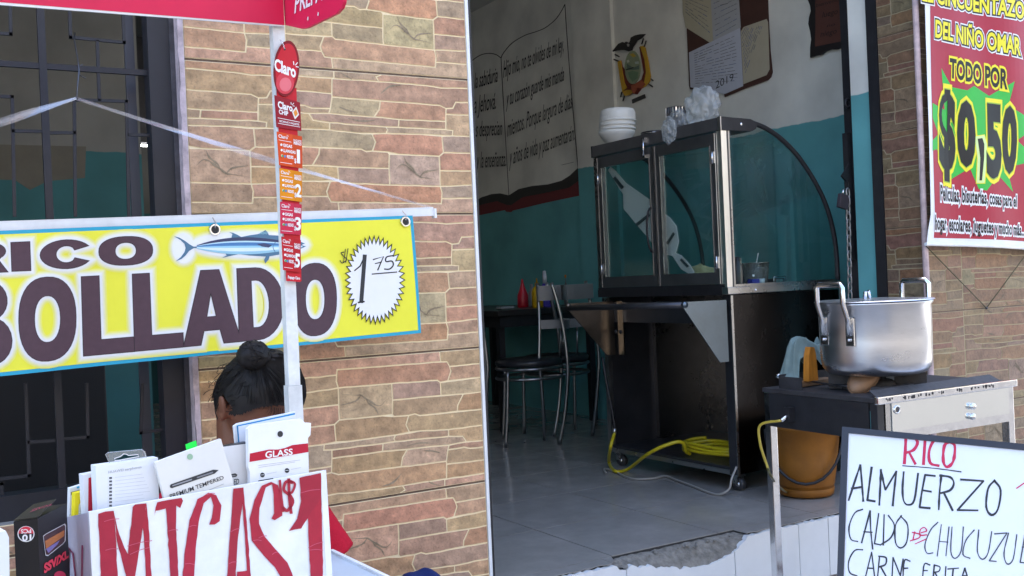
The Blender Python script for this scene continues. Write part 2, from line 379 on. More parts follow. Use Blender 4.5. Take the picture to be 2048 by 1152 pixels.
def stone_wall(mb, org, ud, nd, rect, tile0, flip, seed=0, dark=1.0):
    """stone tiles on the plane org + u*ud + z; tile0=(u,z) of a tile corner, flip(i,j) -> tile turned half a circle"""
    org, ud, nd = Vector(org), Vector(ud), Vector(nd); Zv = Vector((0, 0, 1)); rnd = random.Random(seed)
    W = lambda p, h: org+ud*p[0]+Zv*p[1]+nd*h
    u0, z0, u1, z1 = rect
    for i in range(int(math.floor((u0-tile0[0])/TW)), int(math.ceil((u1-tile0[0])/TW))):
        for j in range(int(math.floor((z0-tile0[1])/TH)), int(math.ceil((z1-tile0[1])/TH))):
            ou, oz = tile0[0]+i*TW, tile0[1]+j*TH; fl = flip(i, j)
            g = .0016
            def put(P, loc): return [(ou+(1-u if fl else u)*TW, oz+(1-v if fl else v)*TH) for u, v in P]
            for nm, P in STONES:
                Q = put(P, 0)
                Q = rough_edge(Q)
                for ax, val, ge in ((0, max(u0, ou+g), True), (0, min(u1, ou+TW-g), False), (1, max(z0, oz+g*1.6), True), (1, min(z1, oz+TH-g*1.6), False)):
                    if Q: Q = clip(Q, ax, val, ge)
                if len(Q) < 3 or area(Q) < 2e-5: continue
                A = inset(Q, .0032); B = inset(Q, .0044); n = len(A)
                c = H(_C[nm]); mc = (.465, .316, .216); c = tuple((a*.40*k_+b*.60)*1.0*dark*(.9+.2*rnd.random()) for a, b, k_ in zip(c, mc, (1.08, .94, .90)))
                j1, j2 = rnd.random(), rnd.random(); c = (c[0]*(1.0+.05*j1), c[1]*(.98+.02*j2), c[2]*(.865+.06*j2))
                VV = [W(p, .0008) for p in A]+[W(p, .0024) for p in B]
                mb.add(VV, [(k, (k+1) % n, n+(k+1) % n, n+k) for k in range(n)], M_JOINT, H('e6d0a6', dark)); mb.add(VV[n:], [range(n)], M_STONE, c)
            for cr in CRACKS:
                Q = [np.array(p) for p in put(cr, 0)]
                if any(not (u0 < p[0] < u1 and z0 < p[1] < z1) for p in Q): continue
                Q = smooth_path(Q, 3); n = len(Q); L = []; R = []
                for k in range(n):
                    d = Q[min(k+1, n-1)]-Q[max(k-1, 0)]; d = d/np.linalg.norm(d); ww = .0026*math.sin(math.pi*(k+.5)/n)*(1+.7*noise.noise(Vector((Q[k][0]*90, Q[k][1]*90, 0))))
                    L.append(W((Q[k][0]-d[1]*ww, Q[k][1]+d[0]*ww), .0034)); R.append(W((Q[k][0]+d[1]*ww, Q[k][1]-d[0]*ww), .0034))
                mb.add(L+R, [(k, k+1, n+k+1, n+k) for k in range(n-1)], M_STONE, H('8f7e66', dark))
    # grout sheet behind the stones, with a dark cement joint between tile rows
    zz = [z0]+[z for z in (tile0[1]+k*TH for k in range(-20, 20)) if z0 < z < z1]+[z1]
    jt = .0030
    for k in range(len(zz)-1):
        a = zz[k]+(jt if k else 0); b = zz[k+1]-(jt if k < len(zz)-2 else 0)
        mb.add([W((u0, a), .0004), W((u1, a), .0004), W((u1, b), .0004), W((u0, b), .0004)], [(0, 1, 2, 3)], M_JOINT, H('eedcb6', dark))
        if k: mb.add([W((u0, zz[k]-jt), -.001), W((u1, zz[k]-jt), -.001), W((u1, zz[k]+jt), -.001), W((u0, zz[k]+jt), -.001)], [(0, 1, 2, 3)], M_STONE, H('6b5648'))
    zz = zz
M_PLASTER = mat('plaster', H('#8f8a84'), .9, nscale=10, namt=.2, bump=.4, bscale=40)
XL, XD, XC = .664, 1.485, 3.545      # window edge, door edge, pillar corner
m = MB()
flipL = lambda i, j: j < 0
stone_wall(m, (0, FY, 0), (1, 0, 0), (0, -1, 0), (XL, Z_SIDE, XD, 3.1), (.930, 1.119), lambda i, j: j < -1, 1)
stone_wall(m, (0, FY, 0), (1, 0, 0), (0, -1, 0), (-1.6, Z_SIDE, XL-.0015, .40), (.930, 1.119), lambda i, j: j < -1, 2)
m.box((XL, FY+.002, Z_SIDE), (XD, FY+.16, 3.1), M_PLASTER); m.box((-1.6, FY+.002, Z_SIDE), (XL-.001, FY+.16, .40), M_PLASTER)
m.box((-1.6, FY, 2.1), (XL-.001, FY+.16, 3.1), M_PLASTER)
WALL = m.build('stone_wall', label='tan ledge-stone tiled wall between the barred window and the open doorway', category='wall')
m = MB(); m.box((XD+.0005, FY-.006, 0), (XD+.010, FY+.03, 3.05), M_WHITEMETAL); m.build('edge_trim', WALL)
m = MB(); m.box((XD+.0105, FY+.002, 0), (XD+.022, FY+.15, 3.05), M_BLACK); m.build('door_jamb', WALL)
SHADE_K = .50  # shade on the right wall and its reveal, put into the tile colours
m = MB()
stone_wall(m, (0, FY, 0), (1, 0, 0), (0, -1, 0), (XC, Z_SIDE, 5.6, 3.1), (3.775, .716), lambda i, j: (i+j) % 2 == 0 and i >= 0, 3, SHADE_K)
stone_wall(m, (XC, 0, 0), (0, 1, 0), (-1, 0, 0), (FY+.003, -.25, 2.832, 3.1), (2.31, 1.46), lambda i, j: False, 4, SHADE_K*.8)
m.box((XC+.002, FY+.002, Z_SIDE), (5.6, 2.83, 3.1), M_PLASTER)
PIL = m.build('stone_pillar', label='stone tiled wall with painted-in shade right of the doorway behind the pot', category='wall')

# ---- shop floor, broken doorstep
M_TILE = mat('porcelain floor', (.29, .272, .25), .16, 0, nscale=6, namt=.17, rvar=.10, spec=.4)
M_RISER = mat('step tile', (.70, .71, .72), .3, 0, nscale=6, namt=.07)
m = MB(); gx, gy, sx, sy = 1.99, 3.186, .465, .465; FRONT = gy-sy
m.box((-2.2, FRONT+.0005, -.25), (5.2, 9.2, -.003), mat('floor grout', (.028, .027, .026), .9))
for i in range(-10, 8):
    for j in range(-1, 14):
        a = (gx+i*sx+.0022, gy+j*sy+.0022); b = (gx+(i+1)*sx-.0022, gy+(j+1)*sy-.0022)
        if a[0] > 4.4: continue
        m.box((a[0], a[1], -.0028), (b[0], b[1], 0), M_TILE)
def ragged(x0, x1, y, amp, n, sd):
    r = random.Random(sd); return [(x0+(x1-x0)*k/n, y+amp*(r.random()-.5)*2*(0 if k in (0, n) else 1)) for k in range(n+1)]
def strip(x0, x1, sd):
    f = ragged(x0, x1, FY+.004, .005, max(3, int((x1-x0)/.02)), sd)
    m.slab([(x, y, 0) for x, y in f]+[(x1, FRONT-.0012, 0), (x0, FRONT-.0012, 0)], (0, 0, -.0028), M_TILE)
strip(1.527, 1.94, 1); strip(2.525, 2.918, 2); strip(2.922, 3.40, 3); strip(3.403, 3.54, 4)
m.slab([(1.9425, 2.66, 0), (1.962, 2.672, 0), (1.975, 2.70, 0), (1.985, FRONT-.0012, 0), (1.9425, FRONT-.0012, 0)], (0, 0, -.0028), M_TILE)
struct(m, 'shop_floor', 'glossy pale grey tiled floor inside the doorway')
# riser of white tiles
m = MB(); r = random.Random(5)
for a, b in ((1.50, 1.985), (1.989, 2.452), (2.456, 2.765), (2.768, 2.918), (2.922, 3.38), (3.384, 3.54)):
    top = []
    n = max(4, int((b-a)/.012))
    for k in range(n+1):
        x = a+(b-a)*k/n; z = -.004-.006*r.random()
        if 1.955 < x < 2.515:
            t = (x-1.955)/.56; z = -.012-.062*math.sin(math.pi*t**1.6)**.8-.01*noise.noise(Vector((x*40, 0, 0)))
            if x < 2.0: z -= .012
        top.append((x, FY-.008, z))
    m.slab(top+[(b, FY-.008, Z_SIDE+.002), (a, FY-.008, Z_SIDE+.002)], (0, .02, 0), M_RISER)
struct(m, 'doorstep', 'white tiled doorstep riser with its chipped upper edge')
M_MORTAR = mat('broken mortar', H('#77736c'), .95, nscale=35, namt=.55, bump=1.2, bscale=70)
m = MB(); nx, ny = 60, 14; P = []
for i in range(nx+1):
    x = 1.942+(2.532-1.942)*i/nx
    for j in range(ny+1):
        t = j/ny; y = (FRONT+.002)+(FY-.006-(FRONT+.002))*t
        tt = min(1, max(0, (x-1.955)/.56)); zr = -.016-.064*max(0, math.sin(math.pi*tt**1.6))**.8
        z = -.007*(1-t)+zr*t**1.7 - .008*abs(noise.noise(Vector((x*30, y*30, 5))))-.006*noise.noise(Vector((x*70, y*70, 2)))*min(1, t*6)
        P.append((x, y, min(z, -.0032)))
m.add(P, [(i*(ny+1)+j, (i+1)*(ny+1)+j, (i+1)*(ny+1)+j+1, i*(ny+1)+j+1) for i in range(nx) for j in range(ny)], M_MORTAR, smooth=False)
for k in range(26):
    x = r.uniform(1.97, 2.5); y = r.uniform(2.665, 2.715); s = r.uniform(.003, .009)
    m.sphere((x, y, -.012), (s, s*.8, s*.6), M_MORTAR, seg=6, rings=4)
m.build('broken_step_edge', kind='structure', label='rough grey mortar where the step edge has broken away', category='rubble')

# ---- room: side wall, ceiling, partition, back wall
def wall_paint(name, zt, top, low):
    if name in MATS: return MATS[name]
    mm = mat(name, top, .75, nscale=5, namt=.07, bump=.15, bscale=30); t = mm.node_tree; L = t.links.new; b = t.nodes['Principled BSDF']
    g = t.nodes.new('ShaderNodeNewGeometry'); s = t.nodes.new('ShaderNodeSeparateXYZ'); L(g.outputs['Position'], s.inputs[0])
    n = t.nodes.new('ShaderNodeTexNoise'); n.inputs['Scale'].default_value = 9; L(g.outputs['Position'], n.inputs[0])
    ad = t.nodes.new('ShaderNodeMath'); ad.operation = 'MULTIPLY_ADD'; L(n.outputs[0], ad.inputs[0]); ad.inputs[1].default_value = .03; L(s.outputs[2], ad.inputs[2])
    r = t.nodes.new('ShaderNodeMapRange'); r.inputs[1].default_value = zt+.013; r.inputs[2].default_value = zt+.017; L(ad.outputs[0], r.inputs[0])
    mx = t.nodes.new('ShaderNodeMix'); mx.data_type = 'RGBA'; mx.inputs[6].default_value = (*low, 1); mx.inputs[7].default_value = (*top, 1); L(r.outputs[0], mx.inputs[0])
    n3 = t.nodes.new('ShaderNodeTexNoise'); n3.inputs['Scale'].default_value = 3; n3.inputs['Detail'].default_value = 8; L(g.outputs['Position'], n3.inputs[0])
    r3 = t.nodes.new('ShaderNodeMapRange'); r3.inputs[1].default_value = .3; r3.inputs[2].default_value = .7; r3.inputs[3].default_value = .76; r3.inputs[4].default_value = 1.10; L(n3.outputs[0], r3.inputs[0])
    m2 = t.nodes.new('ShaderNodeMix'); m2.data_type = 'RGBA'; m2.blend_type = 'MULTIPLY'; m2.inputs[0].default_value = 1; L(mx.outputs[2], m2.inputs[6]); L(r3.outputs[0], m2.inputs[7])
    L(m2.outputs[2], b.inputs['Base Color']); return mm
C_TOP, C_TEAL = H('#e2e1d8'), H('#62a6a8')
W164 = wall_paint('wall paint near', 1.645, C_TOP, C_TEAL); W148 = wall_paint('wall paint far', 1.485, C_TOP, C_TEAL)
XW = 3.95
m = MB(); m.box((XW, 2.99, 0), (XW+.15, 5.14, 3.02), W164); m.box((XW-.025, 5.1402, 0), (XW+.15, 5.56, 3.02), W164); m.box((XW, 5.5602, 0), (XW+.15, 9.2, 3.02), W148)
m.box((3.552, 2.885, 0), (XW+.15, 2.988, 3.02), W164)
SIDE = m.build('side_wall', label='inner shop wall, off-white above and teal below, behind the food cart', category='wall')
m = MB(); m.box((XC-.006, 2.834, 0), (3.70, 2.884, 3.02), M_BLACK); m.build('door_frame', SIDE)
m = MB(); m.box((-2.2, 2.65, 3.02), (4.3, 9.3, 3.35), mat('ceiling', H('#c8c8c2'), .9, nscale=4, namt=.05)); m.box((-2.2, 2.66, 3.102), (5.6, 2.84, 3.35), M_PLASTER); struct(m, 'ceiling', 'pale ceiling slab of the shop')
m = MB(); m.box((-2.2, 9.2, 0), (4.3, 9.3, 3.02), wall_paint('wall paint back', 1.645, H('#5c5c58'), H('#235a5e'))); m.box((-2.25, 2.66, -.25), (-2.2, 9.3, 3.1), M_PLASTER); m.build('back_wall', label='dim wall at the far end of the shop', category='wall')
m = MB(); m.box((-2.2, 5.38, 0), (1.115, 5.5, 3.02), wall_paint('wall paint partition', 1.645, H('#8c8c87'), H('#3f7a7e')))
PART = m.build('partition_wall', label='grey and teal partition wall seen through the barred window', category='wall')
plP = Plane((0, 5.379, 0), (0, 1, 0)); m = MB()
poly(m, [(-40, 288), (172, 293), (170, 356), (95, 362), (60, 380), (30, 360), (-40, 358)], plP, .001, M_PAINT, H('#6e6a5f'))
m.build('bare_patch', PART)
# unseen building opposite, made tall and dark to cut light into the shop
m = MB(); M_OPP = mat('opposite plaster', H('#8f8a82'), .9, nscale=2, namt=.1)
m.box((-22, -13, -.4), (24, -10, 7.5), M_OPP)
for k in range(-5, 6): m.box((k*3-.6, -9.99, -.4), (k*3+.6, -9.96, 1.9), M_DARKSTEEL)
m.build('building', label='unseen building across the street, made tall and dark to dim the shop', category='building')

# ---- barred window
WIN = thing('barred_window', 'large dark window with a fretwork iron grille left of the stone wall', 'window', (0, 2.72, .40))
YW = 2.715; plW = Plane((0, YW, 0), (0, 1, 0)); C_IRON = H('#23242b'); M_IRON = mat('painted iron', C_IRON, .5, .1, nscale=15, namt=.2)
m = MB()
m.box((.585, 2.69, .40), (.638, 2.75, 2.1), M_IRON); m.box((-1.5, 2.69, .40), (.584, 2.75, .46), M_IRON); m.box((-1.5, 2.69, 2.02), (.584, 2.75, 2.1), M_IRON); m.box((-1.56, 2.69, .4), (-1.501, 2.75, 2.1), M_IRON)
m.build('frame', WIN)
m = MB(); q1, q2 = 2.88, 3.2727
def bar(pts, wpx, low=False):
    f = (lambda p: (p[0]/q2, 800+p[1]/q2)) if low else (lambda p: (p[0]/q1, p[1]/q1))
    W = [plW.px(*f(p)) for p in pts]
    for a, b in zip(W[:-1], W[1:]):
        d = (b-a).normalized(); n = Vector((0, 1, 0)).cross(d)*wpx*.5
        m.obox((a+b)/2, (b-a)/2+d*wpx*.5, n, Vector((0, wpx*.45, 0)), M_IRON)
Z2 = Vector((0, 0, 1))
def vbar(x, z0, z1, wd): m.box((x-wd/2, YW-wd*.45, z0), (x+wd/2, YW+wd*.45, z1), M_IRON)
def hbar(z, x0, x1, wd): m.box((x0, YW-wd*.4, z-wd/2), (x1, YW+wd*.4, z+wd/2), M_IRON)
vbar(.341, .46, 2.02, .017); vbar(-.42, .46, 2.02, .017); hbar(1.486, -1.5, .585, .014)
for s in ([(0, 192), (62, 197), (58, 12)], [(400, 30), (406, 215), (714, 245), (708, 50)], [(560, 240), (572, 575)], [(434, 1240), (428, 575), (728, 584), (742, 1240)], [(280, 765), (430, 765)], [(742, 776), (884, 780)], [(76, 755), (240, 757)], [(-60, 552), (70, 558), (84, 1240)]): bar(s, .0075)
for s in ([(168, -100), (190, 495), (-80, 525)], [(190, 275), (352, 265)], [(390, 257), (575, 242), (568, -100)], [(-40, 552), (10, 548), (16, 690)], [(932, -100), (922, 215), (1085, 190)]): bar(s, .0075, True)
m.build('grille', WIN)
m = MB(); m.box((.548, 2.79, .5), (.572, 2.80, 2.0), mat('sash metal', H('#50525a'), .5, .3)); m.build('sash', WIN)
M_JAMB = mat('peeling jamb', H('#4d4b4f'), .9, nscale=24, namt=.45, bump=.8, bscale=50)
m = MB(); m.box((.6385, 2.685, .40), (XL-.001, 2.80, 2.1), M_JAMB)
m.build('jamb', WIN)
m = MB(); rr = random.Random(3); P = []; n = 60
for k in range(n+1):
    z = .40+1.7*k/n; P += [(XL-.0125-.0035*rr.random(), FY-.004, z), (XL-.0005, FY-.004, z)]
m.add(P, [(2*k, 2*k+1, 2*k+3, 2*k+2) for k in range(n)], mat('jamb paint', H('#b9a9ad'), .7, nscale=30, namt=.45), smooth=False)
m.add([(XL-.014, FY-.002, .4), (XL-.0005, FY-.002, .4), (XL-.0005, FY-.002, 2.1), (XL-.014, FY-.002, 2.1)], [(0, 1, 2, 3)], M_JAMB)
m.box((XL-.014, FY-.0015, .40), (XL-.0012, 2.684, 2.1), mat('jamb paint'))
m.build('corner_strip', WIN)
m = MB(); lampP = onY(290, 291, 8.6); m.tube([lampP+Vector((-.6, 0, 0)), lampP+Vector((.6, 0, 0))], .009, emit('lit tube', (1, 1, 1), 4), seg=8); m.box(lampP+Vector((-.62, -.03, .021)), lampP+Vector((.62, .03, 3.019-lampP.z)), M_DARKSTEEL)
m.build('tube_lamp', label='lit white tube lamp deep inside, seen past the window grille', category='lamp')

# ================================================================== SIGNS ON THE FACADE
def put_px(mb, loops, pl, h, mtl, col, off=0.0, surf=None):
    """closed loops in photo pixels, grown by off pixels"""
    vs, fs = loops_mesh([[(x/100, -y/100) for x, y in lp] for lp in loops], off/100)
    mb.add([pl.px(x*100, -y*100, h) for x, y in vs], fs, mtl, col)
def gl(ch, q, s, t): return [[bil(q, u, v) for u, v in lp] for lp in glyph(ch, s, t)]
# ---- yellow fish-stew banner on its white rail
plB = Plane((0, 2.5, 0), (0, 1, 0))
RAIL = thing('sign_rail', 'white metal rail holding up the yellow banner by clear tape', 'rail', onY(432, 432, 2.5))
a, b = onY(866, 424, 2.522), onY(-330, 466, 2.522); d = (b-a).normalized(); zz = Vector((0, 1, 0)).cross(d); zz = zz if zz.z > 0 else -zz
m = MB(); m.obox((a+b)/2, (b-a)/2, zz*.0105, (0, .004, 0), M_WHITEMETAL); m.obox((a+b)/2+zz*.012+Vector((0, .008, 0)), (b-a)/2, zz*.0012, (0, .012, 0), M_WHITEMETAL); m.build('bar', RAIL)
m = MB(); m.obox(a-d*.003-zz*.004, d*.003, zz*.013, (0, .010, 0), M_WHITEMETAL); m.build('end_cap', RAIL)
BAN = thing('yellow_banner', 'yellow vinyl banner lettered RICO BOLLADO with a fish and a price of 1.75', 'banner', onY(421, 707, 2.5))
m = MB()
TRb, BRb = onY(824, 431, 2.5), onY(843, 666, 2.5); e = (onY(0, 461, 2.5)-TRb); e = e/abs(e.x); ex = Vector((e.x, 0, e.z)); TLb = TRb+ex*1.55; BLb = BRb+ex*1.55
C_YEL = H('#e8e43a'); C_CYAN = H('#159fc0')
nseg = 24
def sheet(mb, A, B, C, D, th, mtl, col):
    mb.slab([A, B, C, D], Vector((0, th, 0)), mtl, col)
sheet(m, TLb, TRb, BRb, BLb, .0012, M_PRINT, C_CYAN)
i1 = [TLb+Vector((0, -.0004, -.0085)), TRb+Vector((-.0085, -.0004, -.0085)), BRb+Vector((-.0085, -.0004, .0085)), BLb+Vector((0, -.0004, .0085))]
m.add(i1, [(0, 1, 2, 3)], M_PRINT, C_YEL)
m.build('sheet', BAN)
C_PLUM = H('#4a313c')
words = []
top = lambda x: 536.5+(529-553)*(x-250)/390+16.5*(1) ; 
tl = lambda x: 559-.0515*(x-60)     # top line of BOLLADO
bl_ = lambda x: 719.5-.095*(x-90)   # bottom line
lets = [('B', -78, 22), ('O', 37, 154), ('L', 166, 265), ('L', 268, 362), ('A', 364, 478), ('D', 476, 566), ('O', 586, 676)]
for ch, x0, x1 in lets:
    o = 3.0 if ch == 'O' else 0; q = [(x0-(3 if ch != 'O' else 0), tl(x0)-o), (x1-3, tl(x1)-o), (x1+(4 if ch not in 'O' else 0), bl_(x1)+o), (x0+2, bl_(x0)+o)]
    words.append(gl(ch, q, .27 if ch == 'O' else .31, .22 if ch == 'O' else .17))
for ch, x0, x1, y0, y1 in [('R', -60, 14, 486, 545), ('I', 22.5, 60, 483.5, 541.5), ('C', 80, 184, 478.5, 537), ('O', 197, 304, 472, 530)]:
    sk = .035*(x1-x0)
    words.append(gl(ch, [(x0, y0+sk), (x1, y0-sk*.3), (x1+2, y1-sk*.6), (x0+2, y1+sk*.6)], .30 if ch != 'I' else 1, .20))
fish = [(347, 472.5), (358, 475.5), (369, 482), (378, 489), (386, 493.5), (396, 493), (414, 489), (436, 483), (458, 479), (462, 476), (464, 468), (458, 464.5), (466, 466), (475, 470), (482, 474), (500, 470.5), (517, 468), (525, 464), (532, 460), (536, 464), (539, 470), (558, 471), (590, 477), (604, 484), (611, 487), (602, 490), (613, 492.5), (603, 497), (590, 502), (565, 508), (540, 512.5), (538, 519), (531, 527), (529, 520), (532, 513), (500, 511), (478, 508.5), (464, 511), (443, 516), (452, 511), (449, 506), (430, 501), (410, 497.5), (396, 496.5), (386, 496.5), (377, 502), (370, 511), (362, 518), (350, 523), (361, 514), (368, 504), (370, 496), (368, 488), (360, 480)]
FHALO = [sell(500, 490, 112, 20, 40), sell(366, 497, 16, 24, 24)]
star = []
for k in range(80):
    a_ = math.pi*2*k/80; rr_ = 1.0 if k % 2 == 0 else .83; star.append((751+58*rr_*math.cos(a_)+4.5*rr_*math.sin(a_)*0-2*math.sin(a_), 560-87*rr_*math.sin(a_)))
mh = MB(); C_WH = (.80, .81, .82)
for li, (off, kk) in enumerate([(15, .14), (12.5, .3), (10.5, .5), (8.5, .72), (6.5, .9), (5, 1.0)]):
    c = tuple(C_YEL[i]*(1-kk)+C_WH[i]*kk for i in range(3))
    for wi, lp in enumerate(words+[FHALO]):
        [put_px(mh, [l1], plB, .0007+li*.00042+wi*.00003+.00001*q_, M_PRINT, c, off) for q_, l1 in enumerate(lp)] if lp is FHALO else put_px(mh, lp, plB, .0007+li*.00042+wi*.00003, M_PRINT, c, off)
mh.build('halo', BAN)
ml = MB()
for wi, lp in enumerate(words):
    put_px(ml, lp, plB, .0036+wi*.00002, M_INK, H('#17121c'), 1.1); put_px(ml, lp, plB, .0042+wi*.00002, M_INK, C_PLUM)
put_px(ml, [star], plB, .0036, M_INK, H('#15151a'), 1.0); put_px(ml, [star], plB, .0040, M_PRINT, C_WH, -.6)
BK = H('#16181b')
stroke(ml, [(689, 504), (683, 506), (690, 514), (695, 519), (686, 526), (681, 521)], 2, plB, .0046, M_INK, BK)
stroke(ml, [(692, 498), (688, 525)], 1.6, plB, .0047, M_INK, BK); stroke(ml, [(697, 497), (693, 525)], 1.6, plB, .0047, M_INK, BK)
stroke(ml, [(711, 541), (722, 532), (731, 512)], 2.6, plB, .0046, M_INK, BK, False); stroke(ml, [(731, 511), (728, 560), (725, 604)], 8, plB, .0047, M_INK, H('#2b2d31')); stroke(ml, [(719, 605), (731, 603)], 3, plB, .0048, M_INK, BK)
stroke(ml, [(748, 519), (768, 513), (757, 540)], 2.6, plB, .0046, M_INK, BK, False); stroke(ml, [(752, 527), (764, 524)], 2, plB, .0047, M_INK, BK)
stroke(ml, [(787, 511), (774, 514), (773, 523), (784, 522), (787, 530), (780, 538), (770, 538)], 2.6, plB, .0046, M_INK, BK); stroke(ml, [(746, 548), (794, 544)], 2.2, plB, .0046, M_INK, BK)
ml.build('lettering', BAN)
mf = MB(); put_px(mf, [fish], plB, .0040, M_PRINT, H('#46708c'))
def cut(lo, hi, x0=392, x1=606): return [(x, lo(x)) for x in np.linspace(x0, x1, 16)]+[(x, hi(x)) for x in np.linspace(x1, x0, 16)]
mid = lambda x: 494.5-(x-392)*.012; up = lambda x: mid(x)-19*math.sin(math.pi*min(1, max(0, (x-385)/232))**.85)**.9; dn = lambda x: mid(x)+15.5*math.sin(math.pi*min(1, max(0, (x-385)/232))**.85)**.9
for f0, f1, hh, c in ((1.0, .62, .0043, '2c3358'), (.62, .46, .0043, 'b9dcea'), (.46, .1, .0043, '3f78ad'), (.1, -.15, .0043, '8fc6df'), (-.15, -.62, .0043, 'd4e6ef'), (-.62, -1.0, .0043, '8fbfd2')):
    g = lambda x, f: mid(x)+(up(x)-mid(x))*f if f >= 0 else mid(x)+(dn(x)-mid(x))*(-f)
    poly(mf, cut(lambda x: g(x, f0), lambda x: g(x, f1)), plB, hh, M_PRINT, H(c))
poly(mf, [(514, 488), (530, 486), (546, 490), (538, 495), (525, 493)], plB, .0047, M_PRINT, H('2f3b63'))
for x in np.linspace(520, 534, 6): stroke(mf, [(x, 468), (x+3.5, 463)], .8, plB, .0046, M_PRINT, H('9fd4d8'), False)
stroke(mf, [(552, 484), (547, 494), (552, 505)], 1.4, plB, .0047, M_PRINT, H('41749a')); poly(mf, sell(585, 485, 3, 3, 12), plB, .0047, M_PRINT, H('10141c'))
mf.build('fish_print', BAN)
for px_, py_ in ((428.5, 459.5), (810, 443.5)):
    c = plB.px(px_, py_, .004); m = MB()
    ring = [c+Vector((math.cos(2*math.pi*k/20)*.0115, -.0005, math.sin(2*math.pi*k/20)*.0115)) for k in range(20)]
    m.tube(ring, .0032, M_CHROME, seg=6, closed=True); m.lathe([(.0085, -.0005), (.0085, .0008)], c, M_BLACK, seg=16, axis=(0, 1, 0))
    g = m.build('grommet', BAN)
    m = MB(); m.tube([c+Vector((0, -.003, .004)), c+Vector((.002, -.006, .014)), c+Vector((.001, .018, .030))], .0016, M_TAPE, seg=6); m.build('tie', g)
# ---- wire hook and clear tape
m = MB(); m.tube([onY(150, 66, 2.70), onY(148, 76, 2.68), onY(156, 122, 2.63), onY(158, 140, 2.60), onY(153, 195, 2.60), onY(156, 198, 2.60)], .0016, M_DARKSTEEL, seg=6)
m.tube([onY(166, 129, 2.62), onY(158, 132, 2.62), onY(159, 150, 2.62), onY(172, 157, 2.62)], .0014, M_DARKSTEEL, seg=6)
m.build('wire_hook', label='thin twisted wire hooked on the window grille, holding the clear tape', category='wire')
def ribbon(mb, P, wds, mtl):
    P = [Vector(p) for p in P]; n = len(P); L = []; R = []
    for i in range(n):
        d = (P[min(i+1, n-1)]-P[max(i-1, 0)]).normalized(); s = Vector((0, 1, 0)).cross(d).normalized(); q = math.sin(i*1.1)*.5
        s = (s*math.cos(q)+Vector((0, 1, 0))*math.sin(q))*wds[i]
        L.append(P[i]+s); R.append(P[i]-s)
    mb.add(L+R, [(i, i+1, n+i+1, n+i) for i in range(n-1)], mtl)
m = MB(); A = onY(154, 196, 2.60); B = onY(862, 414, 2.518); n = 14
for k, (o1, o2) in enumerate(((0, 0), (.006, -.003))):
    ribbon(m, [A.lerp(B, i/n)+Vector((0, .002*k, (o1*math.sin(math.pi*i/n)+o2)-.008*math.sin(math.pi*i/n))) for i in range(n+1)], [.0022+.0045*math.sin(math.pi*(i+.2)/n)*(1 if i < 9 else .5) for i in range(n+1)], M_TAPE)
    B2 = onY(-160, 302, 2.52)
    ribbon(m, [A.lerp(B2, i/8)+Vector((0, .002*k, o1*math.sin(math.pi*i/8))) for i in range(9)], [.003+.004*math.sin(math.pi*i/8) for i in range(9)], M_TAPE)
m.build('clear_tape', label='clear plastic tape tied at the wire hook and stretched to the rail', category='tape')

# ---- red banner on the right
plR = Plane((0, 2.60, 0), (0, 1, 0)); zr = 1152/520
def Rz(x, y): return (1800+x/zr, y/zr)
def RQ(*p): return [Rz(*q) for q in p]
RB = thing('red_banner', 'red vinyl banner lettered TODO POR $0,50 over a green star', 'banner', onY(1950, 490, 2.6))
m = MB(); out = RQ((100, -160), (760, -60), (760, 1135), (650, 1112), (549, 1093), (300, 1082), (118, 1080), (124, 1020), (136, 950), (128, 600), (118, 300))
m.slab([plR.px(*p) for p in out], (0, .0015, 0), M_GLOSSY, (.74, .75, .77))
inn = RQ((126, -160), (760, -60), (760, 1108), (650, 1085), (549, 1068), (300, 1057), (150, 1054), (155, 950), (146, 600), (138, 300))
poly(m, inn, plR, .0008, M_GLOSSY, H('#a31f36'))
m.tube([plR.px(*Rz(112, 1082), .004), plR.px(*Rz(300, 1086), .004), plR.px(*Rz(549, 1098), .004), plR.px(*Rz(760, 1140), .004)], .007, M_WHITEMETAL, seg=8)
m.build('sheet', RB)
m = MB(); starp = RQ((188, 300), (235, 385), (300, 400), (330, 380), (395, 425), (500, 362), (475, 470), (560, 520), (620, 515), (560, 590), (515, 622), (560, 665), (620, 690), (560, 722), (470, 742), (500, 850), (430, 775), (378, 845), (345, 838), (310, 745), (205, 812), (222, 735), (165, 660), (146, 668), (146, 622), (176, 592), (146, 520), (146, 455), (205, 485))
poly(m, starp, plR, .0012, M_GLOSSY, H('#2fae3c')); m.build('star_print', RB)
m = MB()
def lab(s, q, cols, h=.0018, b=.0):
    for k, (o, c) in enumerate(cols): put_text(m, s, q, plR, h+k*.0004, M_GLOSSY, c, o)
YEL, BLK, WHT = H('#e6d92c'), H('#100d0e'), (.76, .76, .78)
y3 = [(.155, WHT), (.10, BLK), (.032, YEL)]
lab('EL CINCUENTAZO', RQ((95, -72), (545, 12), (545, 84), (95, 2)), y3)
lab('DEL NIÑO OMAR', RQ((158, 88), (525, 172), (525, 246), (158, 162)), y3)
lab('TODO POR', RQ((226, 258), (468, 310), (468, 394), (226, 340)), [(.125, YEL), (.035, BLK)])
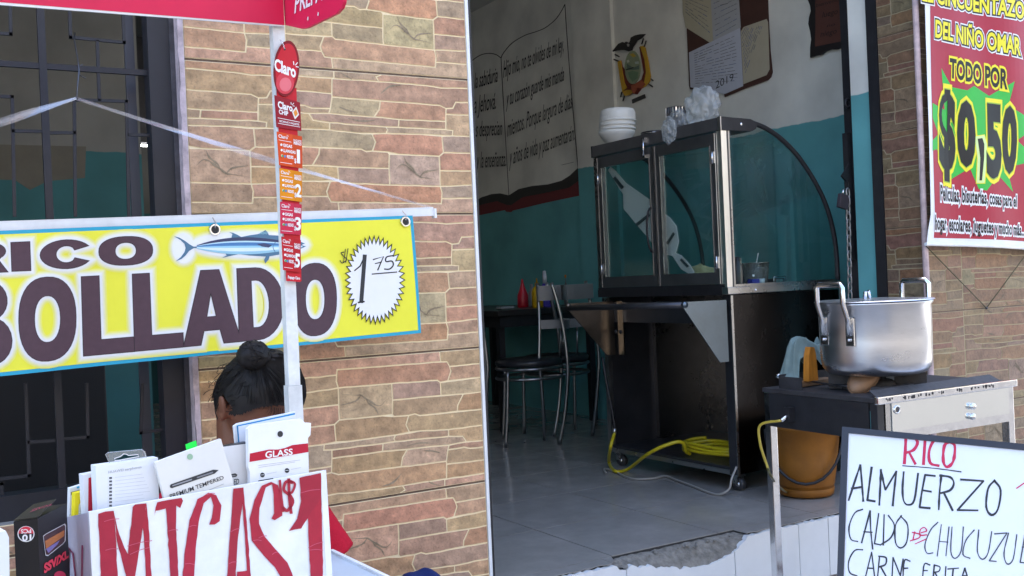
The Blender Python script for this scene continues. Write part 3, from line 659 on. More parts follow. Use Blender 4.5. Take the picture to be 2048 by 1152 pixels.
for ch, q in (('$', ((186, 408), (246, 420), (246, 735), (186, 720))), ('0', ((266, 455), (326, 466), (326, 725), (266, 712))), (',', ((343, 655), (375, 660), (375, 1050), (343, 1045))), ('5', ((386, 470), (440, 478), (440, 772), (386, 765))), ('0', ((456, 482), (508, 490), (508, 752), (456, 745)))):
    qq = RQ(*q)
    if ch == ',':
        for k, (o, c) in enumerate([(6.5, YEL), (5, (.6, .75, .3)), (0, BLK)]): put_px(m, [RQ((342, 615), (362, 612), (370, 640), (368, 700), (358, 800), (348, 800), (352, 700))], plR, .0018+k*.0004, M_GLOSSY, c, o)
    else: 
        for k, (o, c) in enumerate([(.105, YEL), (.062, H('#8fae3a')), (.05, BLK)]): put_text(m, ch, qq, plR, .0019+k*.0005, M_GLOSSY, c, o)
w2 = [(.13, WHT), (.028, BLK)]
lab('Películas, bisuterías, cosas para el', RQ((184, 818), (518, 866), (518, 916), (184, 886)), w2)
lab('hogar, escolares, juguetes y mucho más...', RQ((156, 952), (556, 994), (556, 1044), (156, 1016)), w2)
m.build('lettering', RB)
m = MB(); m.tube([Vector((XC-.012, FY-.014, Z_SIDE)), Vector((XC-.012, FY-.014, .62)), Vector((XC-.014, FY-.014, .96)), Vector((XC-.012, FY-.014, 1.5)), Vector((XC-.012, FY-.014, 3.1))], .0125, mat('pipe paint', H('#b9a3a2'), .6, nscale=22, namt=.4), seg=10)
m.build('conduit_pipe', label='pinkish white pipe running up the corner of the stone wall', category='pipe')
m = MB(); a, b, c = onY(1852, 492, 2.62), onY(1973, 616, 2.64), onY(2075, 478, 2.62)
m.tube([a, b], .0022, mat('cord green', H('#4c4a34'), .8), seg=6); m.tube([b, c], .0022, mat('cord green'), seg=6); m.sphere(b, .006, M_DARKSTEEL, seg=8, rings=6)
m.build('banner_cord', label='thin green cord tied in a V below the red banner', category='cord')

# ================================================================== KIOSK
POLE = thing('kiosk_pole', 'white square metal pole in front of the yellow banner, carrying the red canopy', 'pole', (.699, 2.034, Z_SIDE))
m = MB(); m.box((.687, 2.022, .72), (.711, 2.046, 1.60), mat('pole paint', (.70, .71, .70), .5, nscale=18, namt=.25)); m.build('upper_tube', POLE)
m = MB(); m.box((.6845, 2.0195, Z_SIDE), (.7135, 2.0485, .7195), mat('pole paint')); m.build('lower_tube', POLE)
C_RED = H('#d3244c')
CAN = thing('canopy_sign', 'red canopy panel of the phone kiosk lettered PREPAGO at the top left', 'sign', (.3, 2.0, 1.44))
m = MB(); plC = Plane((0, 2.012, 0), (0, 1, 0)); m.slab([plC.px(-700, -54), plC.px(0, 4), plC.px(569, 50), plC.px(560, -160), plC.px(-700, -260)], (0, .006, 0), M_GLOSSY, C_RED)
m.slab([plC.px(-700, -49, -.001), plC.px(0, 9.5, -.001), plC.px(569, 53, -.001), plC.px(569, 49.5, -.001), plC.px(0, 4, -.001), plC.px(-700, -54, -.001)], (0, .004, 0), M_WHITEMETAL, (.7, .7, .7))
m.build('front_panel', CAN)
plS = Plane((.711, 0, 0), (1, 0, 0)); m = MB()
sidep = [(570, 50), (588, 54), (603, 57.5), (614, 56), (632, 47), (655, 36), (673, 27), (683, 16), (687, 4), (690, -60), (562, -90)]
m.slab([plS.px(*p) for p in sidep], (.006, 0, 0), M_GLOSSY, C_RED); m.build('side_panel', CAN)
m = MB(); put_text(m, 'PREPAGO', [(592, -12), (672, -52), (676, -16), (589, 26)], plS, .0012, M_PRINT, (.8, .8, .8), .02)
for p in ((616, 37), (636.5, 28)): stroke(m, [(p[0], p[1]-3), (p[0]-.5, p[1]+3)], 2, plS, .0012, M_PRINT, (.8, .8, .8), False)
m.build('lettering', CAN)
# hanging strip of top-up cards
plT = Plane((0, 2.015, 0), (0, 1, 0))
STR = thing('card_strip', 'strip of red and orange top-up cards hanging on the white pole', 'card strip', plT.px(576, 564))
m = MB()
m.slab([plT.px(*p, 0) for p in [(553, 170), (593, 176), (603, 562), (573, 562)]], (0, .0015, 0), M_GLOSSY, H('#c01e2c')); m.build('backing', STR)
def oval(rx, ry): return [(573+rx*math.cos(t)-4.5*math.sin(t), 137+ry*math.sin(t)-0*math.cos(t)+3*math.cos(t)) for t in (2*math.pi*k/36 for k in range(36))]
def flame(mb, x, y, k, h):   # little rays of the mark
    for dx, dy, ex_, ey in ((-1, -3.2, -1.6, -8.4), (1.6, -2.6, 4.8, -6.6), (2.4, -.2, 6.6, .6)): stroke(mb, [(x+dx*k, y+dy*k), (x+ex_*k, y+ey*k)], 1.4*k, plT, h, M_PRINT, (.82, .8, .8), False)
m = MB(); m.slab([plT.px(*p, .003) for p in oval(25.5, 56)], (0, .002, 0), M_GLOSSY, H('#7d1420')); poly(m, oval(21.5, 50), plT, .0034, M_GLOSSY, H('#c2202f'))
poly(m, [(573+18*math.cos(t)-3, 166+22*math.sin(t)) for t in (2*math.pi*k/24 for k in range(24))], plT, .0038, M_GLOSSY, H('#cf3f4c')); poly(m, [(571+12*math.cos(t), 169+14*math.sin(t)) for t in (2*math.pi*k/24 for k in range(24))], plT, .0041, M_GLOSSY, H('#dd7078'))
poly(m, sell(569.5, 98, 1.8, 3, 10), plT, .0038, M_INK, H('#2a1013'))
put_text(m, 'Claro', [(549.5, 117), (591, 132), (591, 155), (549.5, 140)], plT, .0046, M_PRINT, (.84, .82, .82), .035); flame(m, 589, 133.5, 1.25, .0046)
m.tube([plT.px(560, 79, .002), plT.px(565, 86, .006), plT.px(569, 98, .006)], .0012, M_TAPE, seg=6)
m.build('oval_tag', STR)
cards = [('#8e1426', [(549, 190), (600, 205), (603, 262), (553, 254)]), ('#d04a1a', [(553.5, 263), (604, 273), (605, 337), (558.5, 330)]), ('#df8a10', [(559, 336), (604, 344), (604, 404), (560.5, 398)]), ('#c62a48', [(560.5, 403), (603.5, 409), (602.5, 470), (561, 467)]), ('#bb1a26', [(563, 473), (602, 480), (600, 545), (566.5, 540)])]
for k, (c, q) in enumerate(cards):
    m = MB(); m.slab([plT.px(*p, .0045) for p in q], (0, .0018, 0), M_GLOSSY, H(c))
    W1 = (.82, .8, .8); T = lambda u0, v0, u1, v1: [bil(q, u0, v1), bil(q, u1, v1), bil(q, u1, v0), bil(q, u0, v0)]
    if k == 0:
        put_text(m, 'Claro', T(.12, .62, .68, .84), plT, .0052, M_PRINT, W1, .035); flame(m, *bil(q, .66, .80), .85, .0052); put_text(m, 'CHIP', T(.14, .44, .5, .58), plT, .0052, M_PRINT, W1, .03)
        a = [bil(q, *p) for p in ((.66, .6), (.84, .82), (.94, .56), (.76, .36))]; poly(m, a, plT, .0052, M_PRINT, (.75, .7, .65)); poly(m, [bil(q, *p) for p in ((.72, .6), (.83, .74), (.89, .58), (.78, .45))], plT, .0055, M_PRINT, H('d8872a'))
        for v in (.30, .13): stroke(m, [bil(q, .08, v), bil(q, .95, v)], 1, plT, .0052, M_PRINT, W1, False)
        put_text(m, 'RECARGAS Y PAQUETES', T(.14, .18, .92, .24), plT, .0052, M_PRINT, W1, .02)
    else:
        n = '1235'[k-1]
        poly(m, [bil(q, *p) for p in ((.66, 0), (1, 0), (1, 1), (.62, 1))], plT, .0048, M_GLOSSY, tuple(v*.86 for v in H(c)))
        put_text(m, 'Claro', T(.06, .83, .42, .93), plT, .0052, M_PRINT, W1, .02); flame(m, *bil(q, .41, .91), .42, .0052)
        for v in (.76, .09): stroke(m, [bil(q, .06, v), bil(q, .56, v)], .9, plT, .0052, M_PRINT, W1, False)
        for s, v in (('GIGAS', .58), ('LLAMADAS', .42), ('REDES', .25)):
            put_text(m, s, T(.22 if s != 'REDES' else .36, v, .36+.045*len(s) if s != 'REDES' else .62, v+.09), plT, .0052, M_PRINT, W1, .03); poly(m, sell(*bil(q, .15, v+.045), 2.2, 2.6, 8), plT, .0052, M_PRINT, W1)
        poly(m, sell(*bil(q, .27, .29), 2.2, 2.8, 8), plT, .0052, M_PRINT, H('4f7fae')); poly(m, sell(*bil(q, .16, .29), 2.0, 2.6, 8), plT, .0054, M_PRINT, H('4fa35a'))
        put_text(m, n, T(.72 if n != '1' else .80, .16, .96 if n != '1' else .88, .56), plT, .0052, M_PRINT, W1, .03); put_text(m, '$', T(.66, .14, .74, .28), plT, .0052, M_PRINT, W1, .02)
        put_text(m, 'PAQUETE', T(.66, .80, .97, .87), plT, .0052, M_PRINT, W1, .02); put_text(m, 'PREPAGO', T(.66, .71, .97, .79), plT, .0052, M_PRINT, W1, .035)
    m.build('card', STR)
m = MB(); m.slab([plT.px(*p, .0045) for p in [(572, 546), (602, 549), (601, 564), (573, 562)]], (0, .0018, 0), M_GLOSSY, H('#c21c2b')); put_text(m, 'Prepago Claro', [(576, 551), (600, 554), (600, 559), (576, 557)], plT, .005, M_PRINT, (.8, .8, .8), .03); m.build('end_card', STR)

# ---- counter
Kz = .35
COUNT = thing('kiosk_counter', 'pale blue grey kiosk counter under the hand painted box', 'counter', (.35, 1.8, Z_SIDE))
m = MB(); KP = [Vector((.803, 1.60, 0)), Vector((.783, 2.089, 0)), Vector((-.35, 2.0, 0)), Vector((-.33, 1.50, 0))]
m.slab([p+Vector((0, 0, Kz)) for p in KP], (0, 0, -.022), mat('counter top', H('#b9c6d2'), .3, nscale=10, namt=.06)); 
for a, b in ((KP[0], KP[1]),): m.obox((a+b)/2+Vector((.004, 0, Kz-.006)), (b-a)/2, (.004, 0, 0), (0, 0, .012), M_WHITEMETAL)
m.build('top', COUNT)
m = MB(); c0 = sum(KP, Vector())/4; m.slab([c0+(p-c0)*.96+Vector((0, 0, Kz-.0225)) for p in KP], (0, 0, -(Kz-.0225-Z_SIDE)), mat('counter body', H('#a9b6c2'), .5, nscale=6, namt=.1)); m.build('body', COUNT)

# ---- hand painted MICAS box
u_ = Vector((.9855, .169, 0)).normalized(); pM = at(180, 1025, 1.60); nM = Vector((u_.y, -u_.x, 0)); plM = Plane(pM, nM); back = -nM
zc = 3.657
def Mz(x, y): return (140+x/zc, 920+y/zc)
BOX = thing('cardboard_box', 'white painted cardboard box lettered MICAS $1 in red, full of packs', 'box', plM.px(420, 1152))
TLm, TRm = plM.px(178, 1024), plM.px(651, 941); BRm, BLm = TRm+Vector((.004, .001, 0)), TLm.copy(); BRm.z = BLm.z = Kz+.003
C_BOXW = (.74, .745, .76)
m = MB(); m.slab([TLm, TRm, BRm, BLm], back*.006, M_PAINT, C_BOXW)
m.slab([TRm+Vector((0, 0, .001))+u_*.0005, TRm-u_*.012+Vector((0, 0, -.0008)), BRm-u_*.012, BRm+u_*.0005], nM*.0012, M_PAINT, (.78, .785, .80)); m.build('front_panel', BOX)
m = MB(); dl = .15
Lb = TLm+back*dl*.9-u_*.035+Vector((0, 0, -.03)); m.slab([TLm+back*.0062+Vector((0, 0, -.002)), Lb, Vector((Lb.x, Lb.y, Kz+.003)), BLm+back*.0062], u_*.005, M_PAINT, H('#b5aebb'))
plL = Plane(TLm-u_*.0005, (TLm-Lb).cross(Vector((0, 0, 1))));
m.build('side_panel', BOX)
m = MB(); Rb = TRm+back*dl+Vector((0, 0, -.05)); m.slab([TRm-u_*.006+back*.0062+Vector((0, 0, -.03)), Rb-u_*.006, Vector((Rb.x, Rb.y, Kz+.003))-u_*.006, BRm-u_*.006+back*.0062], u_*.005, M_PAINT, C_BOXW)
m.slab([Lb+back*.004, Rb+back*.004, Vector((Rb.x, Rb.y, Kz+.003))+back*.004, Vector((Lb.x, Lb.y, Kz+.003))+back*.004], back*.005, M_PAINT, H('#a08a6c'))
m.build('back_panel', BOX)
m = MB(); CR = H('#a3152f')
MIC = [[(205, 392), (262, 378), (320, 369), (334, 560), (352, 900), (228, 900), (215, 620)], [(318, 369), (345, 500), (400, 640), (440, 715), (415, 860), (345, 600)], [(458, 345), (475, 326), (560, 318), (537, 480), (468, 900), (405, 900), (432, 600)], [(533, 480), (560, 318), (576, 500), (600, 900), (556, 900), (548, 680)],
 [(640, 312), (720, 292), (815, 276), (828, 300), (804, 348), (780, 332), (650, 368), (628, 372), (614, 408), (626, 345)], [(702, 345), (778, 330), (776, 500), (797, 900), (735, 900), (714, 500)],
 [(1018, 470), (1060, 470), (1097, 448), (1108, 330), (1070, 256), (1010, 240), (935, 285), (875, 440), (842, 650), (820, 900), (905, 900), (925, 600), (942, 450), (978, 318), (1030, 268), (1050, 330), (1040, 420)],
 [(1195, 208), (1270, 200), (1262, 300), (1227, 600), (1208, 900), (1146, 900), (1166, 600)], [(1268, 200), (1292, 450), (1328, 900), (1300, 900), (1282, 640), (1260, 300)], [(1222, 818), (1308, 806), (1312, 900), (1218, 900)],
 [(1474, 430), (1500, 440), (1553, 405), (1550, 270), (1522, 185), (1470, 160), (1402, 190), (1350, 290), (1314, 430), (1332, 590), (1420, 705), (1500, 785), (1570, 900), (1650, 900), (1592, 750), (1500, 650), (1422, 560), (1382, 470), (1387, 350), (1432, 200), (1475, 180), (1492, 250), (1490, 390)],
 [(1680, 130), (1760, 110), (1835, 96), (1839, 300), (1742, 420), (1692, 500), (1604, 520), (1660, 430), (1690, 300)], [(1740, 418), (1838, 280), (1852, 900), (1765, 900), (1746, 600)]]
for k, P in enumerate(MIC): 
    P2 = []
    for i in range(len(P)):
        a, b = np.array(P[i], float), np.array(P[(i+1) % len(P)], float); n = max(1, int(np.linalg.norm(b-a)/40))
        for t in range(n):
            q = a+(b-a)*t/n; j = noise.noise_vector(Vector((q[0]*.03, q[1]*.03, k))); P2.append((q[0]+j.x*5, q[1]+j.y*5))
    put_px(m, [[Mz(*p) for p in P2]], plM, .0009+.00005*k, M_INK, tuple(v*(.92+.2*random.random()) for v in CR))
for P, wd in (([(1625, 165), (1580, 160), (1565, 220), (1610, 260), (1630, 310), (1590, 370), (1560, 350)], 22), ([(1535, 150), (1545, 260), (1560, 375)], 18), ([(1600, 140), (1605, 270), (1618, 388)], 22), ([(1605, 150), (1645, 175), (1625, 235), (1600, 240)], 18)): stroke(m, [Mz(*p) for p in P], wd/zc, plM, .0018, M_INK, CR)
STREAK = H('#c4536a')  # paler brush streaks across the red letters
for a, b in (((250, 450), (360, 430)), ((260, 660), (350, 650)), ((440, 690), (580, 640)), ((600, 590), (420, 630)), ((720, 520), (790, 512)), ((870, 490), (925, 480)), ((1000, 255), (1060, 245)), ((1170, 530), (1240, 500)), ((1380, 570), (1440, 555)), ((1340, 590), (1400, 590)), ((1480, 690), (1520, 675)), ((1690, 240), (1830, 215)), ((1745, 640), (1850, 600)), ((1750, 660), (1850, 660)), ((1160, 760), (1220, 745)), ((840, 760), (910, 765))): stroke(m, [Mz(*a), Mz((a[0]+b[0])/2, (a[1]+b[1])/2-6), Mz(*b)], 1.3, plM, .0022, M_INK, STREAK)
m.build('lettering', BOX)
m = MB(); side = lambda s, t: TLm+(Lb-TLm)*s+(Vector((0, 0, -1))*t)-u_*.0008
for A in ([(.30, .11), (.34, .06), (.42, .05), (.48, .10), (.5, .16)], [(.72, .09), (.78, .07), (.74, .16)], [(.15, .05), (.2, .12), (.12, .17)], [(.9, .06), (.86, .2)]):
    P = [side(*q) for q in A]; m.tube(P, .003, M_INK, H('#7a2a48'), seg=6, flat=.4)
m.build('side_lettering', BOX)

# ---- packs standing in the box
PK = 'screen protector packs standing in the painted box'
def pack(name, label, cat, pts, off, th, col, group=PK, mtl=M_PAPER):
    """a real flat carton standing in the box, off = distance behind the box front"""
    pl = plM.off(-off); t = thing(name, label, cat, pl.px(sum(p[0] for p in pts)/len(pts), max(p[1] for p in pts)), group)
    m = MB(); m.slab([pl.px(*p) for p in pts], back*th, mtl, col); m.build('carton', t); return t, pl
GY = H('#8b8c90'); DKK = H('#1b1c20'); WP = (.76, .765, .77)
# GLASS pack
t, pl = pack('glass_pack', 'white hang pack with a red band lettered GLASS, standing rightmost', 'pack', [(496, 858), (504, 851), (602, 838), (611, 846), (622, 846), (621, 870), (616, 876), (620, 1040), (498, 1060), (500, 945), (497, 935)], .03, .010, (.80, .80, .80))
m = MB(); poly(m, [(500, 907), (538, 899), (556, 899), (570, 896), (585, 890), (616, 886.5), (617, 904), (499, 924)], pl, .0006, M_GLOSSY, H('#b51f36'))
put_text(m, 'GLASS', [(531, 903), (585, 897), (585, 909), (531, 916)], pl, .0011, M_PRINT, (.84, .84, .84), .02); stroke(m, [(533, 918.5), (585, 910.5)], 1.2, pl, .0011, M_PRINT, (.8, .7, .7), False)
for y, x1 in ((931, 600), (935, 590)): stroke(m, [(517, y), (x1, y-11)], .9, pl, .0006, M_INK, H('#b4b4b6'), False)
for x, y in ((525, 950), (574, 941)): poly(m, sell(x, y, 4.6, 4.8, 16), pl, .0007, M_INK, DKK); stroke(m, [(x-3, y), (x+3, y-.5)], 1, pl, .001, M_INK, (.7, .7, .7), False); stroke(m, [(x+8, y-2), (x+28, y-6)], 1, pl, .0007, M_INK, H('#c4c4c6'), False)
stroke(m, [(517, 962), (546, 957)], 2, pl, .0007, M_INK, H('#303236'), False); m.build('print', t)
m = MB(); poly(m, sell(560.5, 868, 5.6, 6.2, 20), pl, .0008, M_INK, H('#2d2c2e')); m.build('hang_hole', t)
m = MB(); pl2 = pl.off(-.012)
for k, (c, o) in enumerate([(DKK, 0), ((.78, .78, .78), .003)]): m.slab([pl2.off(-o).px(*p) for p in [(500, 852-k), (602, 837.5-k*2), (603, 860), (500, 870)]], back*.0012, M_PAPER, c)
m.build('backing_card', t)
# blue edged cards behind
t, pl = pack('blue_edged_pack', 'stack of white cards with thin blue edges, tilted behind the GLASS pack', 'pack', [(467, 852), (474, 847), (590, 823), (592, 850), (520, 920), (474, 920)], .075, .004, (.78, .79, .81))
m = MB(); 
for o, c in ((0, H('#1f7fb4')), ): m.slab([pl.px(*p, .0022) for p in [(474, 851), (590, 826), (590, 850), (510, 920), (480, 920)]], back*.0015, M_PAPER, c); m.slab([pl.px(*p, .0040) for p in [(477, 853), (592, 829), (590, 860), (510, 920), (483, 920)]], back*.0015, M_PAPER, (.74, .77, .84))
m.build('blue_cards', t)
# PREMIUM TEMPERED front
t, pl = pack('tempered_pack', 'tilted off-white pack lettered PREMIUM TEMPERED with a pen-like picture', 'pack', [(310, 925), (442, 878), (466, 960), (480, 1040), (345, 1060)], .018, .008, H('#dcdad4'))
def pen(mb, q, h): 
    poly(mb, [bil(q, *p) for p in ((0, .3), (.03, .05), (.9, .0), (1, .5), (.9, 1), (.03, .95), (0, .7))], pl, h, M_INK, H('#2a2c30')); poly(mb, [bil(q, *p) for p in ((.05, .38), (.45, .3), (.45, .62), (.05, .66))], pl, h+.0004, M_INK, H('#8f9094')); poly(mb, [bil(q, *p) for p in ((.55, .3), (.88, .25), (.88, .6), (.55, .62))], pl, h+.0004, M_INK, H('#77787c'))
m = MB(); pen(m, [(339, 969), (436, 936), (439, 944), (341, 978)], .0006)
put_text(m, 'PREMIUM TEMPERED', [(339, 989), (446, 951), (448, 958), (341, 998)], pl, .0008, M_INK, H('#2e2f33'), .012)
stroke(m, [(418, 980), (447, 968)], 1, pl, .0006, M_INK, H('#a9a9aa'), False); m.build('print', t)
m = MB(); poly(m, sell(380, 913.5, 6, 6, 18), pl, .0007, M_INK, H('#8fae92')); m.build('hang_hole', t)
m = MB(); plg = plM.off(-.028); m.slab([plg.px(*p) for p in [(371, 889), (392, 881), (396, 902), (375, 910)]], back*.001, M_PAPER, H('#17e848')); m.build('sticky_tab', label='bright green sticky tab above the tilted tempered pack', category='tab')
# second tempered pack
t, pl = pack('tempered_pack', 'white pack with a black top edge, half hidden between the tempered and GLASS packs', 'pack', [(440, 895), (497, 887), (498, 960), (490, 1050), (450, 1050)], .05, .008, (.74, .74, .74))
m = MB(); put_text(m, 'RED', [(462, 959), (478, 957), (478, 968), (462, 970)], pl, .0008, M_INK, H('#2e2f33'), .012, .15); pen(m, [(440, 952), (474, 946), (476, 953), (442, 959)], .0006); m.build('print', t)
m = MB(); m.slab([pl.px(*p, -.002) for p in [(444, 893), (495, 884), (497, 891), (446, 898)]], back*.014, M_DARKSTEEL); m.build('top_edge', t)
# phone pack with hang tab
t, pl = pack('earphone_pack', 'white carton with a clear hang tab and a column of small icons', 'pack', [(191, 932), (316, 915), (318, 1000), (322, 1060), (196, 1060)], .035, .022, (.75, .77, .80))
m = MB(); put_text(m, 'HUAWEI earphones', [(217, 942), (283, 931), (283, 936), (217, 947)], pl, .0006, M_INK, H('#a4a6ac'), .01)
for k in range(9):
    y = 956+k*6.9; m.add([pl.px(*p, .0006) for p in [(218.5, y-1.8), (224, y-2.2), (224, y+1.8), (218.5, y+2)]], [(0, 1, 2, 3)], M_INK, H('#4a4c52')); stroke(m, [(230, y-1), (285+(k*37 % 17), y-8)], .8, pl, .0006, M_INK, H('#c3c6cc'), False)
m.build('print', t)
m = MB(); tabp = [(219, 926), (211, 909), (216, 905), (283, 899), (289, 903), (293, 916)]; slot = [(229, 917), (241, 913), (247, 908), (252, 908), (257, 911), (276, 909), (278, 913), (240, 920), (230, 921)]
vs, fs = loops_mesh([[(x/100, -y/100) for x, y in tabp], [(x/100, -y/100) for x, y in slot]]); m.add([pl.px(x*100, -y*100, -.008) for x, y in vs], fs, M_FILM)
m.tube([pl.px(*p, -.0075) for p in tabp], .0008, M_FILM, seg=4); m.tube([pl.px(*p, -.0075) for p in slot], .0008, M_WHITEMETAL, seg=4, closed=True); m.build('hang_tab', t)
# red/white, yellow and blue cards at the left
t, pl = pack('red_white_pack', 'white pack with a wide red stripe left of the icon carton', 'pack', [(166, 950), (192, 945), (196, 1060), (172, 1060)], .06, .02, (.74, .74, .76))
m = MB(); poly(m, [(177, 956), (191, 952), (194, 1060), (176, 1060)], pl, .0006, M_GLOSSY, H('#b3172e')); m.build('stripe', t)
t, pl = pack('yellow_pack', 'bright yellow and white pack at the left end of the box', 'pack', [(150, 987), (168, 983), (172, 1080), (148, 1084)], .085, .016, H('#ecd816'))
m = MB(); poly(m, [(158, 1008), (168, 1004), (170, 1076), (154, 1076)], pl, .0006, M_PAPER, (.75, .75, .66)); poly(m, [(163, 1014), (168, 1013), (169, 1070), (160, 1074)], pl, .001, M_INK, H('#22242c')); m.build('print', t)
t, pl = pack('blue_edged_pack', 'white card with a blue corner behind the yellow pack', 'pack', [(140, 977), (166, 969), (170, 1060), (138, 1072)], .11, .012, (.74, .75, .76))
m = MB(); poly(m, [(153, 973.5), (166, 969.6), (167, 975), (154, 977)], pl, .0006, M_PRINT, H('#3aa7d8')); poly(m, [(142, 984), (166, 978), (166, 986), (142, 990)], pl, .0006, M_INK, DKK); m.build('print', t)
# black cable-tie style box at the far left
C0 = at(27, 1043, 1.5); zt = C0.z
A0, A1, A2, A3 = onZ(27, 1043, zt), onZ(75, 1037, zt), onZ(133, 1007, zt), onZ(88, 1012, zt)
KB = thing('black_box', 'small black carton marked 10 PCS with a red round badge', 'carton', (C0.x, C0.y, Kz))
plf = Plane(A0, (A1-A0).cross(Vector((0, 0, 1)))); plr = Plane(A1, (A2-A1).cross(Vector((0, 0, 1))))
A3 = A0+(A2-A1)
m = MB(); h = zt-Kz-.003
for P in (A0,): pass
m.slab([A0, A1, A2, A3], (0, 0, -h), M_GLOSSY, H('#1a181a'))
m.build('carton', KB)
m = MB(); m.slab([A0+Vector((0, 0, .001)), A1+Vector((0, 0, .001)), A1*.35+A2*.65+Vector((0, 0, .014)), A0*.35+A3*.65+Vector((0, 0, .010))], (0, 0, .0012), M_GLOSSY, H('#2b2823'))
pt = Plane((0, 0, zt+.0135), (0, 0, 1)); put_text(m, 'SSV/XL', [(66, 1018), (108, 1006), (104, 1010), (60, 1024)], pt, .0012, M_INK, H('#8b2740'), .02); m.build('top_flap', KB)
m = MB(); poly(m, sell(52, 1068, 17, 16, 24), plf, .0008, M_PRINT, (.7, .68, .68)); poly(m, [(p[0], p[1]) for p in sell(52, 1068, 15, 14, 24)], plf, .0012, M_INK, H('#171517')); poly(m, [(52+15*math.cos(rad(a)), 1067-14*math.sin(rad(a))) for a in range(0, 181, 12)], plf, .0016, M_PRINT, H('#c4243a'))
put_text(m, 'PCS', [(62, 1066), (42, 1067), (42, 1059), (62, 1058)], plf, .002, M_PRINT, (.75, .7, .7), .02); put_text(m, '10', [(62, 1081), (45, 1082), (45, 1070), (62, 1069)], plf, .002, M_PRINT, (.78, .75, .75), .03); m.build('badge', KB)
m = MB(); pic = [(86, 1072), (91, 1068), (130, 1047), (132, 1052), (131, 1082), (126, 1088), (96, 1112), (91, 1111)]
poly(m, pic, plr, .0008, M_PRINT, (.55, .53, .55)); poly(m, [(p[0]*.94+109*.06, p[1]*.94+1080*.06) for p in pic], plr, .0012, M_PRINT, H('#3b1d1f')); poly(m, [(90, 1082), (129, 1060), (128, 1072), (92, 1098)], plr, .0016, M_PRINT, H('#9c5a2c')); poly(m, [(92, 1098), (120, 1080), (114, 1090), (97, 1106)], plr, .002, M_PRINT, H('#6c5c8a'))
put_text(m, 'SSV/XL', [(89, 1128), (136, 1100), (137, 1114), (89, 1146)], plr, .0012, M_PRINT, H('#c22a3f'), .05); poly(m, sell(120, 1152, 12, 10, 20), plr, .0012, M_PRINT, H('#a81f3f')); m.build('print', KB)
m = MB(); pe = Plane(at(0, 1066, 1.42), nM); m.slab([pe.px(*p) for p in [(-60, 1072), (12, 1062), (18, 1075), (23, 1400), (-60, 1400)]], back*.05, M_PAPER, (.70, .72, .72))
for vtx in range(len(m.v)):
    if m.v[vtx][2] < Kz+.003: m.v[vtx] = (m.v[vtx][0], m.v[vtx][1], Kz+.003)
m.build('white_carton', label='plain white carton cut off by the bottom left corner', category='carton')

# ================================================================== VENDOR (seated, head bowed)
def remesh(mb, voxel, name, mtl, parent, smooth_it=6, col=(.5, .5, .5)):
    o = mb.build('tmp_body'); md = o.modifiers.new('r', 'REMESH'); md.mode = 'VOXEL'; md.voxel_size = voxel
    ms = o.modifiers.new('s', 'SMOOTH'); ms.iterations = smooth_it; ms.factor = .5
    me = bpy.data.meshes.new_from_object(o.evaluated_get(bpy.context.evaluated_depsgraph_get()))
    V = [o.matrix_world @ v.co + o.location*0 for v in me.vertices]; V = [v.co+o.location for v in me.vertices]; Fs = [tuple(p.vertices) for p in me.polygons]
    bpy.data.objects.remove(o); r = MB(); r.add(V, Fs, mtl, col, True); return r.build(name, parent)
def caps(mb, a, b, ra, rb, flat=1.0):
    a, b = Vector(a), Vector(b); mb.tube([a+(b-a)*k/6 for k in range(7)], [ra+(rb-ra)*k/6 for k in range(7)], M_SKIN, seg=14, flat=flat); mb.sphere(a, ra, M_SKIN, seg=14, rings=8); mb.sphere(b, rb, M_SKIN, seg=14, rings=8)
HC = at(518, 799, 2.27)                       # centre of the head
yaw = math.atan2(HC.x, HC.y)                  # she sits turned towards the street, a little to her left
fw = Vector((-math.sin(yaw)+.62, -math.cos(yaw), 0)).normalized(); rt = Vector((-fw.y, fw.x, 0))   # facing, and her left in the picture's right
rt = fw.cross(Vector((0, 0, 1))) ; rt = -rt if rt.x < 0 else rt
pit = rad(46); hf = (fw*math.cos(pit)+Vector((0, 0, -math.sin(pit)))).normalized(); hu = rt.cross(hf); hu = hu if hu.z > 0 else -hu
def Hd(x, y, z): return HC+rt*x+hf*y+hu*z       # head space: x picture right, y out of the face, z crown
PER = thing('person', 'person with black hair in a bun and red shirt, head bowed behind the packs', 'person', (HC.x-.02, HC.y+.15, Z_SIDE))
b = MB()
def head_fn(p):
    x, y, z = p
    k = 1.0
    if z < -.02: k = 1-.30*min(1, (-z-.02)/.09)
    return rt*(x*k)+hf*(y*(1 if z > -.03 else 1-.10*min(1, (-z-.03)/.08))+(.012 if z < -.05 and y > 0 else 0))+hu*z
b.sphere(HC, (.074, .093, .112), M_SKIN, seg=28, rings=18, fn=head_fn)
for P, r_ in (((0, .092, -.005), .013), ((0, .100, -.022), .014), ((0, .106, -.036), .015)): b.sphere(Hd(*P), r_, M_SKIN, seg=10, rings=6)     # nose
b.sphere(Hd(0, .088, -.066), (.022, .014, .009), M_SKIN, seg=10, rings=6); b.sphere(Hd(0, .080, -.098), .018, M_SKIN, seg=10, rings=6)          # lips, chin
for sx_ in (-1, 1):
    b.sphere(Hd(sx_*.040, .066, -.032), .026, M_SKIN, seg=10, rings=8)
    def ef(p, S=sx_): return rt*(p.x+S*.010*(p.z/.03))+hf*(p.y-.25*p.z)+hu*p.z
    b.sphere(Hd(sx_*.086, -.004, -.012), (.008, .019, .027), M_SKIN, seg=14, rings=10, fn=ef); b.sphere(Hd(sx_*.083, .006, -.036), (.007, .010, .011), M_SKIN, seg=10, rings=8, fn=ef); b.sphere(Hd(sx_*.076, .004, -.018), (.014, .014, .018), M_SKIN, seg=10, rings=8, fn=ef)
NK = Vector((HC.x-.022, HC.y+.075, HC.z-.165)); caps(b, Hd(0, -.035, -.07), NK, .052, .056)
